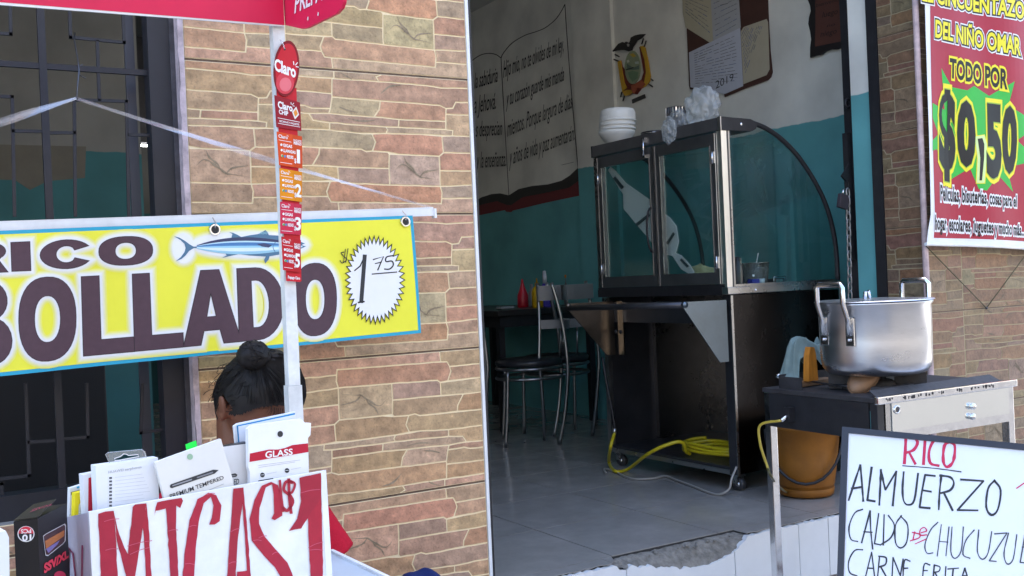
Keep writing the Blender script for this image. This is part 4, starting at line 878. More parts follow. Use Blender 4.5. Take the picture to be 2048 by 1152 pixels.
SHZ = NK.z-.045; Rs = Vector((NK.x+.128, NK.y+.01, SHZ-.045)); Ls = Vector((NK.x-.128, NK.y+.055, SHZ-.03)); PEL = Vector((NK.x+.0, NK.y+.07, .20))
b.tube([PEL, PEL.lerp(NK, .3), PEL.lerp(NK, .6), PEL.lerp(NK, .82), NK+Vector((0, 0, -.02))], [.125, .115, .125, .12, .06], M_SKIN, seg=18); caps(b, Rs, Ls, .045, .045)
hands = []
for S, el, ha in ((Rs, Vector((Rs.x+.05, Rs.y-.02, SHZ-.27)), Vector((Rs.x-.10, 2.13, Kz+.045))), (Ls, Vector((Ls.x-.045, Ls.y-.04, SHZ-.26)), Vector((Ls.x+.09, 2.12, Kz+.045)))):
    caps(b, S, el, .044, .036); caps(b, el, ha, .034, .024)
    d = (ha-el).normalized(); sd = d.cross(Vector((0, 0, 1))).normalized(); up = sd.cross(d)
    pc = ha+d*.045; b.sphere(pc, .02, M_SKIN, seg=8, rings=6); b.obox(pc, d*.045, sd*.036, up*.012, M_SKIN, bev=.008)
    for k, ln in enumerate((.062, .070, .066, .052)):
        f0 = ha+d*.085+sd*(.028-.0185*k); f1 = f0+d*ln*.5+up*-.008; f2 = f1+d*ln*.45+up*-.02; b.tube([f0-d*.01, f0, f1, f2], [.0085, .0085, .0078, .0066], M_SKIN, seg=8)
    s_ = 1 if ha.x < NK.x else -1; t0 = ha+d*.03+sd*.030*s_*-1; t1 = t0+d*.03+sd*.022*s_*-1; t2 = t1+d*.028+up*-.006; b.tube([t0, t1, t2], [.011, .0095, .0075], M_SKIN, seg=8)
for sx_ in (-1, 1):
    kn = Vector((PEL.x+sx_*.11, 2.22, .19)); hp = PEL+Vector((sx_*.08, 0, 0)); an = Vector((kn.x, 2.27, Z_SIDE+.07)); caps(b, hp, kn, .075, .055); caps(b, kn, an, .052, .035); caps(b, an+Vector((0, .02, -.035)), an+Vector((0, -.13, -.042)), .032, .026)
remesh(b, .0055, 'body', M_SKIN, PER, 4)
for sx_ in (-1, 1):
    m = MB(); m.sphere(Hd(sx_*.030, .081, -.004), (.012, .008, .006), M_PRINT, (.6, .58, .56), seg=10, rings=6); m.sphere(Hd(sx_*.030, .0875, -.005), .0045, M_INK, (.02, .012, .01), seg=8, rings=6); m.build('eye', PER)
# hair: a cap, combed strands and a bun
def hairline(x, y, z):    # inside the hair region (head space)
    return z > -.005+.55*max(0, y-.012)+.018*noise.noise(Vector((x*30, y*30, z*30))) if y > 0 else z > -.055+.35*y
m = MB(); seg, rings = 160, 100; vs = []; ok = []
for i in range(rings+1):
    a = math.pi*i/rings
    for k in range(seg):
        q = 2*math.pi*k/seg; d = Vector((math.sin(a)*math.cos(q), math.sin(a)*math.sin(q), math.cos(a)))
        t = math.atan2(d.y, d.x); g = 1+.022*noise.noise(Vector((d.x*4, d.y*4, d.z*4)))+.004*noise.noise(Vector((t*9, d.z*2, 0)))
        p = Vector((d.x*.0925*g, d.y*.1035*g, d.z*.126*g)); 
        if p.z < -.02: p.x *= 1-.16*min(1, (-p.z-.02)/.09)
        hl = (p.z > .020+.62*max(0, p.y-.0)-1.5*max(0, min(.03, abs(p.x)-.062))+.012*noise.noise(p*45)) if p.y > .0 else (p.z > -.062)
        ear = abs(p.x) > .055 and -.05 < p.z < .012 and -.022 < p.y < .024
        vs.append(Hd(*p)); ok.append(hl and not ear)
fs = [f for f in ((i*seg+k, (i+1)*seg+k, (i+1)*seg+(k+1) % seg, i*seg+(k+1) % seg) for i in range(rings) for k in range(seg)) if sum(ok[v] for v in f) >= 3]
m.add(vs, fs, M_HAIR, smooth=True)
BUN = Hd(-.050, -.034, .112)
def bun_fn(p):
    q = p.normalized(); t = math.atan2(q.y, q.x)+q.z*3; return (rt*p.x+hf*p.y+hu*p.z)*(1+.05*math.sin(t*9)+.06*noise.noise(q*2.5))
m.sphere(BUN, (.038, .033, .030), M_HAIR, seg=30, rings=20, fn=bun_fn)
rr = random.Random(9)
for k in range(420):
    q = rr.uniform(0, 2*math.pi); y0 = math.sin(q); 
    zs = .024+.066*max(0, y0)**1.0*.9 if y0 > 0 else -.05
    ce = math.sqrt(max(.05, 1-(zs/.124)**2)); S = Vector((math.cos(q)*.094*ce, y0*.105*ce, zs+rr.uniform(-.004, .004))); Tt = Vector((-.050, -.026, .116)); P = []
    lift = rr.uniform(.994, 1.006)
    for j in range(9):
        t = j/8; p = S.lerp(Tt, t); L = math.sqrt((p.x/.0932)**2+(p.y/.1045)**2+(p.z/.1268)**2); p = p/max(L, .2)*lift; p += Vector((rr.uniform(-1, 1), rr.uniform(-1, 1), rr.uniform(-1, 1)))*.0008; P.append(Hd(*p))
    if abs(S.x) > .06 and -.05 < S.y < .04: P = P[1:]
    m.tube(P, rr.uniform(.0003, .0007), M_HAIR, seg=3)
for k in range(40):
    d = Vector((rr.uniform(-1, 1), rr.uniform(-1, 1), rr.uniform(-.6, 1))).normalized(); d2 = Vector((rr.uniform(-1, 1), rr.uniform(-1, 1), rr.uniform(-1, 1))).normalized(); ax = d.cross(d2)
    P = [BUN+(rt*v.x+hf*v.y+hu*v.z)*.034 for v in (Matrix.Rotation(t*.28, 3, ax) @ d for t in range(6))]; m.tube(P, .0009, M_HAIR, seg=3)
for k in range(60):      # loose wisps
    sd = -1 if k % 3 else 1; P0 = Vector((sd*.075, rr.uniform(-.06, .03), rr.uniform(-.01, .09))); c = rr.uniform(.012, .06)
    P = [Hd(P0.x+sd*c*t*(1.2-t), P0.y-.02*t+.01*rr.random(), P0.z-.05*t*rr.uniform(.4, 1)) for t in (0, .25, .5, .75, 1)]; m.tube(P, .0007, M_HAIR, seg=3)
for k in range(60):      # fine hairs along the hairline
    x = rr.uniform(-.06, .06); y = math.sqrt(max(0, 1-(x/.08)**2))*.09; P = [Hd(x*1.0, y*.99+.003, .052+.01*rr.random()-.02*t*rr.random()) for t in (0, .5, 1)]; m.tube([Hd(x, y*.93, .066), *P[:2]], .0005, M_HAIR, seg=3)
m.build('hair', PER)
# red shirt and jeans
C_SH = H('#b0142c')
b = MB(); b.tube([PEL+Vector((0, 0, -.05)), PEL.lerp(NK, .3), PEL.lerp(NK, .6), PEL.lerp(NK, .80), PEL.lerp(NK, .93), NK+Vector((0, .0, .012)), NK+Vector((0, -.006, .034))], [.140, .130, .140, .134, .10, .074, .074], M_CLOTH, seg=20)
b.tube([Rs, (Rs+Ls)/2, Ls], [.058, .075, .058], M_CLOTH, seg=14); b.sphere(Rs, .058, M_CLOTH); b.sphere(Ls, .058, M_CLOTH)
hem = []
for S, E_, dx in ((Rs, Vector((Rs.x+.062, Rs.y-.03, SHZ-.185)), 1), (Ls, Vector((Ls.x-.06, Ls.y-.03, SHZ-.18)), -1)):
    b.tube([S, S.lerp(E_, .35), S.lerp(E_, .7), E_], [.056, .058, .062, .066], M_CLOTH, seg=16)
remesh(b, .007, 'shirt', M_CLOTH, PER, 3, C_SH)
b = MB()
for sx_ in (-1, 1):
    kn = Vector((PEL.x+sx_*.11, 2.22, .19)); hp = PEL+Vector((sx_*.08, 0, 0)); an = Vector((kn.x, 2.27, Z_SIDE+.10)); caps(b, hp, kn, .088, .064); b.tube([kn, an], [.062, .050], M_CLOTH, seg=14)
b.sphere(PEL, (.15, .12, .10), M_CLOTH); remesh(b, .009, 'jeans', M_CLOTH, PER, 3, H('#2b3550'))
m = MB(); sx0 = PEL.x; sy0 = PEL.y+.02
m.box((sx0-.15, sy0-.13, .075), (sx0+.15, sy0+.12, .10), M_PLASTIC, H('#8a2a2a'), .008)
for a in (-1, 1):
    for c in (-1, 1): m.obox((sx0+a*.13, sy0+c*.105, -.085), (.014, 0, 0), (0, .014, 0), (a*.01, c*.005, .163), M_PLASTIC, H('#8a2a2a'))
m.build('plastic_stool', label='low red plastic stool under the bowed person', category='stool')
# blue bundle by the wall
m = MB(); Bc = onY(842, 1131, 2.50); 
def bag_fn(p):
    q = p.normalized(); return Vector((p.x, p.y, p.z))*(1+.10*noise.noise(q*2.2+Vector((3, 1, 0)))+.04*math.sin(q.x*14+q.z*6))
hz = (Bc.z-Z_SIDE)/2; m.sphere((Bc.x, 2.49, Z_SIDE+hz-.005), (.115, .10, hz*1.0), M_CLOTH, H('#1b2a5c'), seg=40, rings=28, fn=bag_fn)
m.v = [(x, y, max(z, Z_SIDE+.001)) for x, y, z in m.v]
m.build('cloth_bundle', label='dark blue cloth bundle standing below the stone wall at the bottom edge', category='bundle')

# ================================================================== MENU BOARD
pW = Vector(at(1880, 1010, 2.28)); nW = (Vector(EYE)-pW).normalized()+Vector((0, 0, .12)); plWb = Plane(pW, nW); nW = Vector(plWb.n)
zb = 3.272
def Wz(x, y): return (1500+x/zb, 800+y/zb)
MEN = thing('menu_board', 'whiteboard in a black frame handwritten RICO ALMUERZO, leaning by the burner stand', 'menu board', (pW.x, pW.y, Z_SIDE))
out = [(1684, 853), (2230, 905), (2218, 1540), (1662, 1500)]; inn = [(1697, 866), (2216, 917), (2205, 1526), (1676, 1486)]
m = MB()
for k in range(4): m.slab([plWb.px(*out[k]), plWb.px(*out[(k+1) % 4]), plWb.px(*inn[(k+1) % 4]), plWb.px(*inn[k])], -nW*.018, M_PLASTIC, H('#1d1f2b'))
m.build('frame', MEN)
m = MB(); m.slab([plWb.px(*p, -.004) for p in inn], -nW*.008, mat('whiteboard', (.70, .73, .80), .28, nscale=8, namt=.03)); m.build('board', MEN)
m = MB(); RD, BL = H('#bf1a48'), H('#24272e')
def pen(w_, c, *paths):
    for k, P in enumerate(paths): stroke(m, [Wz(*p) for p in P], w_/zb, plWb, -.0035+.0002*(k % 3), M_INK, c, wob=.5)
S_ = lambda *a: list(a)
pen(19, RD, S_((1020, 245), (1016, 330), (1010, 415)), S_((1003, 243), (1060, 240), (1096, 275), (1072, 325), (1022, 345)), S_((1040, 340), (1082, 418)), S_((1146, 255), (1135, 420)), S_((1252, 270), (1205, 265), (1172, 335), (1180, 412), (1236, 430)), S_((1312, 268), (1272, 300), (1265, 400), (1290, 438), (1330, 400), (1340, 300), (1305, 270)))
pen(7, BL, S_((998, 430), (1200, 446), (1382, 470)))
pen(13.5, BL, S_((645, 657), (690, 520), (722, 425)), S_((722, 425), (732, 540), (741, 662)), S_((664, 580), (736, 568)), S_((796, 440), (780, 560), (768, 655)), S_((768, 655), (818, 663)), S_((846, 688), (852, 570), (856, 455)), S_((856, 455), (872, 530), (886, 588)), S_((886, 588), (958, 466)), S_((958, 466), (945, 580), (934, 692)), S_((1006, 470), (998, 580), (1006, 660), (1035, 686), (1075, 655), (1100, 480)), S_((1212, 497), (1146, 490)), S_((1146, 490), (1125, 600), (1110, 700)), S_((1110, 702), (1178, 708)), S_((1126, 590), (1186, 600)), S_((1252, 490), (1240, 610), (1235, 718)), S_((1242, 494), (1310, 505), (1334, 545), (1310, 590), (1246, 610)), S_((1268, 606), (1326, 722)), S_((1378, 520), (1528, 530)), S_((1528, 530), (1360, 718)), S_((1356, 720), (1492, 722)), S_((1602, 525), (1558, 580), (1546, 700), (1580, 752), (1622, 715), (1640, 590), (1598, 526)))
pen(8, RD, S_((1744, 578), (1800, 540)))
pen(9.5, BL, S_((738, 715), (685, 740), (648, 830), (660, 910), (706, 926)), S_((730, 935), (786, 725)), S_((786, 725), (790, 850), (803, 976)), S_((744, 862), (800, 866)), S_((842, 742), (815, 940)), S_((815, 940), (848, 946)), S_((878, 750), (872, 950)), S_((905, 755), (945, 820), (922, 900), (850, 950)), S_((992, 755), (952, 820), (952, 930), (985, 968), (1025, 930), (1032, 820), (985, 758)))
pen(8, RD, S_((1078, 862), (1066, 916)), S_((1062, 866), (1108, 878), (1106, 902), (1048, 922)), S_((1120, 868), (1156, 856), (1140, 834), (1114, 850), (1116, 884), (1158, 882)), S_((1080, 942), (1152, 910)))
pen(8, H('#3c3f47'), S_((1230, 800), (1182, 850), (1145, 945), (1158, 1002), (1198, 1000)), S_((1252, 815), (1225, 1022)), S_((1302, 830), (1282, 1020)), S_((1236, 925), (1296, 930)), S_((1322, 830), (1314, 990), (1342, 1036), (1382, 985), (1396, 830)), S_((1468, 850), (1412, 920), (1394, 1010), (1440, 1036)), S_((1497, 850), (1488, 990), (1520, 1042), (1558, 1000), (1582, 860)), S_((1600, 876), (1682, 870)), S_((1682, 870), (1566, 1052)), S_((1566, 1052), (1612, 1056)), S_((1692, 870), (1662, 1000), (1682, 1072), (1722, 1040), (1746, 880)), S_((1800, 880), (1768, 1062)), S_((1768, 1062), (1800, 1066)), S_((1780, 962), (1800, 962)))
pen(9.5, BL, S_((738, 980), (685, 985), (646, 1055), (652, 1128), (702, 1152)), S_((750, 1180), (796, 995)), S_((796, 995), (818, 1180)), S_((768, 1100), (810, 1102)), S_((848, 1020), (832, 1190)), S_((842, 1022), (890, 1032), (886, 1076), (845, 1092)), S_((856, 1092), (905, 1180)), S_((928, 1190), (936, 1030)), S_((936, 1030), (984, 1150)), S_((984, 1150), (1002, 1040)), S_((1048, 1055), (1010, 1052), (1000, 1180)), S_((1004, 1102), (1034, 1100)), S_((1178, 1080), (1140, 1076), (1128, 1190)), S_((1134, 1116), (1162, 1116)), S_((1206, 1080), (1196, 1190)), S_((1204, 1080), (1242, 1092), (1236, 1120), (1204, 1128)), S_((1210, 1128), (1240, 1185)), S_((1282, 1090), (1275, 1190)), S_((1294, 1106), (1366, 1100)), S_((1330, 1104), (1322, 1190)), S_((1378, 1190), (1406, 1100)), S_((1406, 1100), (1432, 1190)), S_((1390, 1150), (1420, 1150)))
m.build('handwriting', MEN)
for px_ in (1700, 2180):
    m = MB()
    a = plWb.px(px_, 1480, -.02); b = Vector((a.x, a.y, Z_SIDE))-Vector((nW.x, nW.y, 0))*(-.02); m.tube([a, b], .010, M_PLASTIC, H('#1d1f2b'), seg=8)
    a2 = plWb.px(px_, 1000, -.03); b2 = Vector((a2.x, a2.y, Z_SIDE))-Vector((nW.x, nW.y, 0))*.14; m.tube([a2, b2], .010, M_PLASTIC, H('#1d1f2b'), seg=8)
    m.build('leg', MEN)

# ================================================================== BURNER STAND AND POT
zs = .545
FL = onZ(1755, 796, zs); th = rad(-2.5); ea = Vector((math.cos(th), math.sin(th), 0)); eb = Vector((-ea.y, ea.x, 0)); SW = (onZ(1993, 757, zs)-FL).dot(ea); SDp = .462
def St(a, b_, z): return FL+ea*a+eb*b_+Vector((0, 0, z-zs))
STD = thing('burner_stand', 'steel gas burner stand with a mirror bright front panel in front of the door jamb', 'stove', St(SW/2, SDp/2, Z_SIDE))
def sbox(mb, a0, a1, b0, b1, z0, z1, mtl, col=(.5, .5, .5), bev=0): mb.obox(St((a0+a1)/2, (b0+b1)/2, (z0+z1)/2), ea*(a1-a0)/2, eb*(b1-b0)/2, Vector((0, 0, (z1-z0)/2)), mtl, col, bev)
m = MB(); sbox(m, 0, SW, .012, SDp, zs-.016, zs-.003, M_BURNT); m.build('top', STD)
m = MB(); sbox(m, -.002, SW+.002, -.004, .0115, zs-.020, zs+.002, M_CHROME, bev=.003); rr = random.Random(4)
for k in range(46):
    a = rr.uniform(.02, SW-.1); w_ = rr.uniform(.001, .006); sbox(m, a, a+w_, -.0052, -.0042, zs-.014+rr.random()*.006, zs-.006+rr.random()*.004, M_BURNT)
m.build('front_edge', STD)
m = MB(); sbox(m, .055, SW-.036, .0, .006, zs-.100, zs-.0205, mat('mirror steel', (.78, .79, .76), .10, 1, nscale=3, namt=.06, bump=.12, bscale=5))
for a, z in ((.385, zs-.090), (.388, zs-.060)): m.sphere(St(a, -.006, z), (.011, .011, .010), M_CHROME, seg=12, rings=8)
m.build('front_panel', STD)
m = MB(); q = [St(.075+.011*math.cos(t), -.001, zs-.040+.010*math.sin(t)) for t in (2*math.pi*k/16 for k in range(16))]; m.tube(q, .003, M_CHROME, seg=6, closed=True); m.add([St(.075+.010*math.cos(t), -.0006, zs-.040+.009*math.sin(t)) for t in (2*math.pi*k/16 for k in range(16))], [range(16)], M_DARKSTEEL); m.build('knob_hole', STD)
m = MB(); sbox(m, .055, SW-.036, .002, .012, zs-.124, zs-.1005, M_CHROME); m.build('lower_rail', STD)
m = MB(); sbox(m, .0, .006, .0345, SDp-.03, zs-.122, zs-.018, M_BLACK); sbox(m, SW-.006, SW, .055, SDp-.03, zs-.122, zs-.018, M_BLACK); sbox(m, .04, SW-.04, SDp-.012, SDp-.005, zs-.122, zs-.018, M_BLACK); m.build('side_panels', STD)
for a in (0.002, SW-.034):
    for b_ in (.004, SDp-.030):
        m = MB(); sbox(m, a, a+.026, b_, b_+.026, Z_SIDE, zs-.0165, M_BLACK if (a < .01 and b_ < .01) or (a > .01 and b_ > .1) else M_CHROME, bev=.002)
        if a < .01 and b_ < .01: sbox(m, a+.0305, a+.052, b_-.001, b_+.010, zs-.124, zs-.021, M_STEEL)
        m.build('leg', STD)
m = MB(); zl = -.115; sbox(m, .0322, SW-.0362, .010, .030, zl, zl+.018, M_STEEL); sbox(m, .0322, SW-.0362, SDp-.030, SDp-.010, zl, zl+.018, M_STEEL); sbox(m, .008, .026, .0345, SDp-.0345, zl, zl+.018, M_STEEL); sbox(m, SW-.03, SW-.012, .0345, SDp-.0345, zl, zl+.018, M_STEEL)
sbox(m, .20, .225, .0305, SDp-.0305, zl, zl+.016, mat('rust', H('#5a3a33'), .8, nscale=30, namt=.4)); m.build('shelf', STD)
# burner frame: sooty plates and grate arms
PC = onZ(1757, 742, zs+.055)+Vector((0.034, .035, 0)); pa = (PC-FL).dot(ea); pb = (PC-FL).dot(eb); PR = .161
m = MB(); g = .235; zt0, zt1 = zs-.0025, zs+.040
a0, a1, b0, b1 = max(.02, pa-g), min(SW-.03, pa+g), max(.05, pb-g), min(SDp-.015, pb+g)
sbox(m, a0, a1, b1-.004, b1, zt0, zt1, M_BURNT); sbox(m, a0, a0+.004, b0+.26, b1-.0045, zt0, zt1-.005, M_BURNT); sbox(m, a1-.004, a1, b0+.15, b1-.0045, zt0, zt1+.006, M_BURNT)
m.slab([St(.012, .016, zs-.002), St(SW-.05, .016, zs-.002), St(SW-.06, .046, zs+.016), St(.012, .040, zs+.014)], (0, 0, .003), M_BURNT)
for k in range(6):
    if k in (3, 4): continue
    t = rad(k*60+15); c, s_ = math.cos(t), math.sin(t)
    m.obox(St(pa+c*.095, pb+s_*.095, zs+.022), (ea*c+eb*s_)*.045, (ea*-s_+eb*c)*.005, Vector((0, 0, .022)), M_BURNT)
m.lathe([(.05, 0), (.055, .02), (.04, .03), (.0, .03)], St(pa, pb, zs-.003), M_BURNT, seg=24); m.lathe([(.10, 0), (.105, .015), (.09, .018)], St(pa, pb, zs-.0028), M_BURNT, seg=30, caps=False)
m.build('burner', STD)
m = MB(); V0 = St(-.012, SDp*.72, zs-.075); m.obox(V0, ea*.012, eb*.012, Vector((0, 0, .022)), M_BLACK); m.tube([V0, V0-ea*.035+Vector((0, 0, -.015))], .006, M_CHROME, seg=8); m.build('gas_valve', STD)
m = MB(); P = smooth_path([np.array(V0-ea*.035+Vector((0, 0, -.015))), np.array(onX(1521, 850, V0.x-.05)), np.array(onX(1520, 885, V0.x-.05)), np.array(onX(1532, 925, V0.x-.03)), np.array(onX(1548, 962, V0.x+.02)), np.array(onZ(1575, 985, .006)), np.array(onZ(1590, 975, .006))], 6)
P = [Vector(p) for p in P]; k = len(P)*4//7; m.tube(P[:k], .0042, M_PLASTIC, H('#b09a3a'), seg=8); m.tube(P[k-1:], .0042, M_PLASTIC, H('#55502c'), seg=8); m.build('gas_hose', label='thin yellowed gas hose hanging from the burner stand valve', category='hose')
# pot
zp = zs+.0455; PB = St(pa, pb, zp); HP = .212
POT = thing('stock_pot', 'big dull aluminium stock pot with upright handles on the burner', 'pot', PB)
m = MB(); m.lathe([(0, 0), (PR-.035, 0), (PR-.018, .006), (PR-.006, .020), (PR-.001, .045), (PR, .10), (PR+.001, HP-.008), (PR+.006, HP-.002), (PR+.006, HP+.003), (PR-.002, HP+.004), (PR-.006, HP-.01), (PR-.006, HP-.04)], PB, M_ALU, seg=72, caps=False)
m.build('body', POT)
m = MB(); m.lathe([(PR-.03, -.075), (PR-.022, -.022)], PB+Vector((0, 0, .076)), M_BURNT, seg=8, caps=False)
m = MB(); m.lathe([(PR+.012, HP+.006), (PR+.010, HP+.009), (PR-.02, HP+.010), (PR*.6, HP+.012), (.02, HP+.013), (0, HP+.013)], PB, M_ALU, seg=64, caps=False); m.lathe([(PR+.012, HP+.006), (PR-.01, HP+.005), (0, HP+.008)], PB, M_ALU, seg=64, caps=False)
lid = m.build('lid', POT)
m = MB(); K = PB+Vector((-.03, .0, HP+.012)); m.tube([K+Vector((-.010, 0, -.002)), K+Vector((-.006, 0, .020)), K+Vector((.008, 0, .024)), K+Vector((.012, 0, .002))], .0055, M_CHROME, seg=8); m.build('knob', lid)
view2 = Vector((PB.x, PB.y, 0)).normalized(); side_ = Vector((view2.y, -view2.x, 0))
def phandle(ang, name='handle'):
    c = Vector((math.cos(ang), math.sin(ang), 0)); t = Vector((-c.y, c.x, 0)); h = MB(); w2_ = .050; R0 = PR+.004
    P = []
    for s_ in (-1, 1):
        tt = t*w2_*s_; base = PB+c*(math.sqrt(R0*R0-w2_*w2_)+.004)+tt
        P.append([base+Vector((0, 0, HP-.090)), base+c*.004+Vector((0, 0, HP-.040)), base+c*.020+Vector((0, 0, HP+.004)), base+c*.021+Vector((0, 0, HP+.050)), base+c*.019+Vector((0, 0, HP+.060))-t*s_*.008])
    h.tube(P[0]+P[1][::-1], .0088, M_CHROME, seg=10, flat=.75); o = h.build(name, POT)
    for s_, L in ((-1, P[0]), (1, P[1])):
        b2 = MB(); c3 = L[0]-c*.005; b2.obox(c3+Vector((0, 0, .012)), t*.013, c*.003, Vector((0, 0, .040)), M_CHROME, bev=.002)
        for dz in (-.012, .022): b2.sphere(c3+c*.006+Vector((0, 0, dz))-t*s_*.001, (.005, .005, .005), M_CHROME, seg=10, rings=6)
        b2.build('bracket', o)
va = math.atan2(-view2.y, -view2.x); phandle(va-rad(42)); phandle(va+rad(138))
# ladle, board and rag on the stand
m = MB(); LB = St(.035, .075, zs+.018); ax = Vector(onZ(1757, 737, zs+.055)-onZ(1700, 776, zs+.002)).normalized()
lc = onZ(1728, 755, zs+.040)
LAD = thing('ladle', 'brown tarnished ladle lying upside down at the front of the burner', 'ladle', lc)
lx = (ea*.80+Vector((0, 0, .55))).normalized(); lz = (Vector((0, 0, .70))-ea*.40-eb*.65).normalized(); ly = lz.cross(lx).normalized(); lz = lx.cross(ly)
M_LAD = mat('tarnished metal', H('#80634b'), .5, .5, nscale=14, namt=.4, rvar=.15)
vs = []; sg, rg = 28, 10
for i in range(rg+1):
    a = math.pi/2*i/rg
    for k in range(sg): q = 2*math.pi*k/sg; vs.append(lc+lx*(math.cos(q)*math.sin(a)*.062)+ly*(math.sin(q)*math.sin(a)*.036)+lz*(math.cos(a)*.024-.01))
m.add(vs, [(i*sg+k, i*sg+(k+1) % sg, (i+1)*sg+(k+1) % sg, (i+1)*sg+k) for i in range(rg) for k in range(sg)], M_LAD, smooth=True); m.tube(vs[rg*sg:], .0016, M_LAD, seg=5, closed=True); m.build('bowl', LAD)
m = MB(); h1 = onZ(1557, 752, zs+.02); h0 = lc-lx*.040-lz*.004; m.tube([h0, h0.lerp(h1, .3)+Vector((0, 0, -.004)), h0.lerp(h1, .7), h1], [.005, .006, .006, .0065], M_DARKSTEEL, seg=8, flat=.5); m.sphere(h1, .008, M_CHROME, seg=8, rings=6); m.build('shaft', LAD)
WB = Plane(St(0, SDp-.075, zs), eb).px(1604, 745); WB.z = zs
BRD = thing('wooden_block', 'wooden block with an upright orange-brown slat behind the ladle', 'block', WB)
m = MB(); M_WOOD = mat('worn wood', H('#8a6a4c'), .7, nscale=12, namt=.3, stretch=(1, 6, 1), bump=.2); m.obox(WB+Vector((.045, .02, .008)), (.075, .0, 0), (0, .045, 0), (0, 0, .009), M_WOOD, bev=.003); m.build('base', BRD)
m = MB(); M_OR = mat('orange wood', H('#b87420'), .6, nscale=10, namt=.35, stretch=(6, 6, 1)); m.slab([WB+Vector((x, -.046, z)) for x, z in ((-.022, .0175), (.022, .0175), (.016, .10), (.010, .122), (-.006, .124), (-.014, .10))], (0, .022, 0), M_OR); m.build('slat', BRD)
m = MB(); n = 26; vs = []
for i in range(n+1):
    u = i/n
    for j in range(n+1):
        v = j/n; x = -.060+.17*u; hgt = .136-.35*max(0, -x-.02)*(1.4)-.012*math.sin(u*9+1)-.10*max(0, x-.06); y = -.020+.075*v; hgt -= .9*max(0, abs(v-.5)-.22)*(.16+.1*u); hgt += .018*noise.noise(Vector((u*5, v*5, 1)))+.003*math.sin(u*22+v*5)
        if u < .22: hgt -= (.22-u)*.42
        vs.append(WB+Vector((x+.008*noise.noise(Vector((v*6, u*6, 4))), y+.008*noise.noise(Vector((u*6, v*4, 9))), max(.03, hgt))))
m.add(vs, [(i*(n+1)+j, (i+1)*(n+1)+j, (i+1)*(n+1)+j+1, i*(n+1)+j+1) for i in range(n) for j in range(n)], M_CLOTH, H('#71827f'), True); m.build('rag', label='pale teal rag draped over the upright wooden slat', category='rag')
# bucket under the stand
bc = onZ(1643, 1001, 0); bc.y += .12; bc.x += .045
M_BUCK = mat('bucket plastic', H('#8f5a17'), .5, nscale=9, namt=.28, bump=.15, bscale=30)
BU = thing('bucket', 'dirty orange plastic bucket standing on the floor behind the menu board', 'bucket', (bc.x, bc.y, 0))
m = MB(); m.lathe([(0, .003), (.095, .003), (.108, .008), (.112, .030), (.108, .042), (.114, .052), (.128, .15), (.142, .275), (.150, .277), (.152, .295), (.146, .298), (.140, .285), (.108, .02), (0, .02)], (bc.x, bc.y, 0), M_BUCK, seg=48, caps=False); m.build('shell', BU)
m = MB(); P = []; vv = (Vector((bc.x, bc.y, 0))).normalized(); ss = Vector((vv.y, -vv.x, 0))
for k in range(15):
    a = math.pi*k/14; P.append(Vector((bc.x, bc.y, .27))+ss*(.150*math.cos(a))-vv*(.035+.09*math.sin(a))+Vector((0, 0, -.205*math.sin(a))))
m.tube(P, .006, M_BLACK, seg=8); m.build('bail', BU)

# ================================================================== FOOD CART
CX0, CX1, CY0, CY1 = 2.972, 3.64, 3.158, 4.055
CZ, CT = .852, 1.555
CART = thing('food_cart', 'stainless food cart on casters with a curved glass case, beside the teal wall', 'food cart', ((CX0+CX1)/2, (CY0+CY1)/2, 0))
M_CARTP = mat('cart sheet', (.045, .042, .042), .26, 1, nscale=5, namt=.18, rvar=.08, stretch=(1, 1, .5))
m = MB(); m.box((CX0+.012, CY0, .075), (CX1-.02, CY0+.006, CZ-.035), M_CARTP); m.box((CX0, CY0+.0035, .070), (CX0+.0115, CY0+.05, CZ-.035), M_DARKSTEEL); m.box((CX0-.0005, CY0-.001, .070), (CX0+.0115, CY0+.003, CZ-.035), M_STEEL); m.build('end_panel', CART)
m = MB(); m.box((CX0+.0, CY1-.03, .075), (CX0+.022, CY1-.001, CZ-.035), M_STEEL); m.box((CX0+.022, CY1-.006, .075), (CX1-.02, CY1, CZ-.035), M_DARKSTEEL); m.box((CX1-.03, CY0+.0065, .101), (CX1-.0205, CY1-.0065, CZ-.035), mat('inner sheet', (.24, .23, .22), .3, 1, nscale=5, namt=.2, rvar=.08)); m.box((CX0+.30, CY1-.03, .101), (CX1-.031, CY1-.0065, CZ-.035), mat('inner sheet')); m.build('body_frame', CART)
m = MB(); m.box((CX0+.004, CY0+.0505, .088), (CX1-.031, CY1-.031, .100), M_DARKSTEEL); m.box((CX0, CY0+.0505, .068), (CX0+.006, CY1-.031, .087), M_STEEL); m.build('shelf', CART)
m = MB(); m.box((CX0+.16, CY0+.06, .35), (CX0+.20, CY0+.075, .62), M_STEEL); m.box((CX0+.12, CY0+.0505, .56), (CX0+.20, CY0+.0598, .70), M_STEEL); m.box((CX0+.10, CY0+.0505, .42), (CX0+.155, CY0+.0598, .54), M_WHITEMETAL); m.build('gas_fittings', CART)
ZB0 = CZ+.0003; m = MB(); m.box((CX0-.018, CY0-.006, CZ-.030), (CX1+.0, CY1+.004, CZ), M_STEEL, bev=.003); m.box((CX0-.0195, CY0+.03, CZ-.032), (CX0-.0182, CY1+.004, CZ+.002), M_BLACK); m.box((CX0-.0192, CY0+.012, ZB0), (CX0-.008, CY1, ZB0+.0135), M_BLACK); m.sphere((3.11, CY0-.007, CZ-.018), (.006, .004, .006), M_CHROME, seg=10, rings=6); m.build('counter_rim', CART)
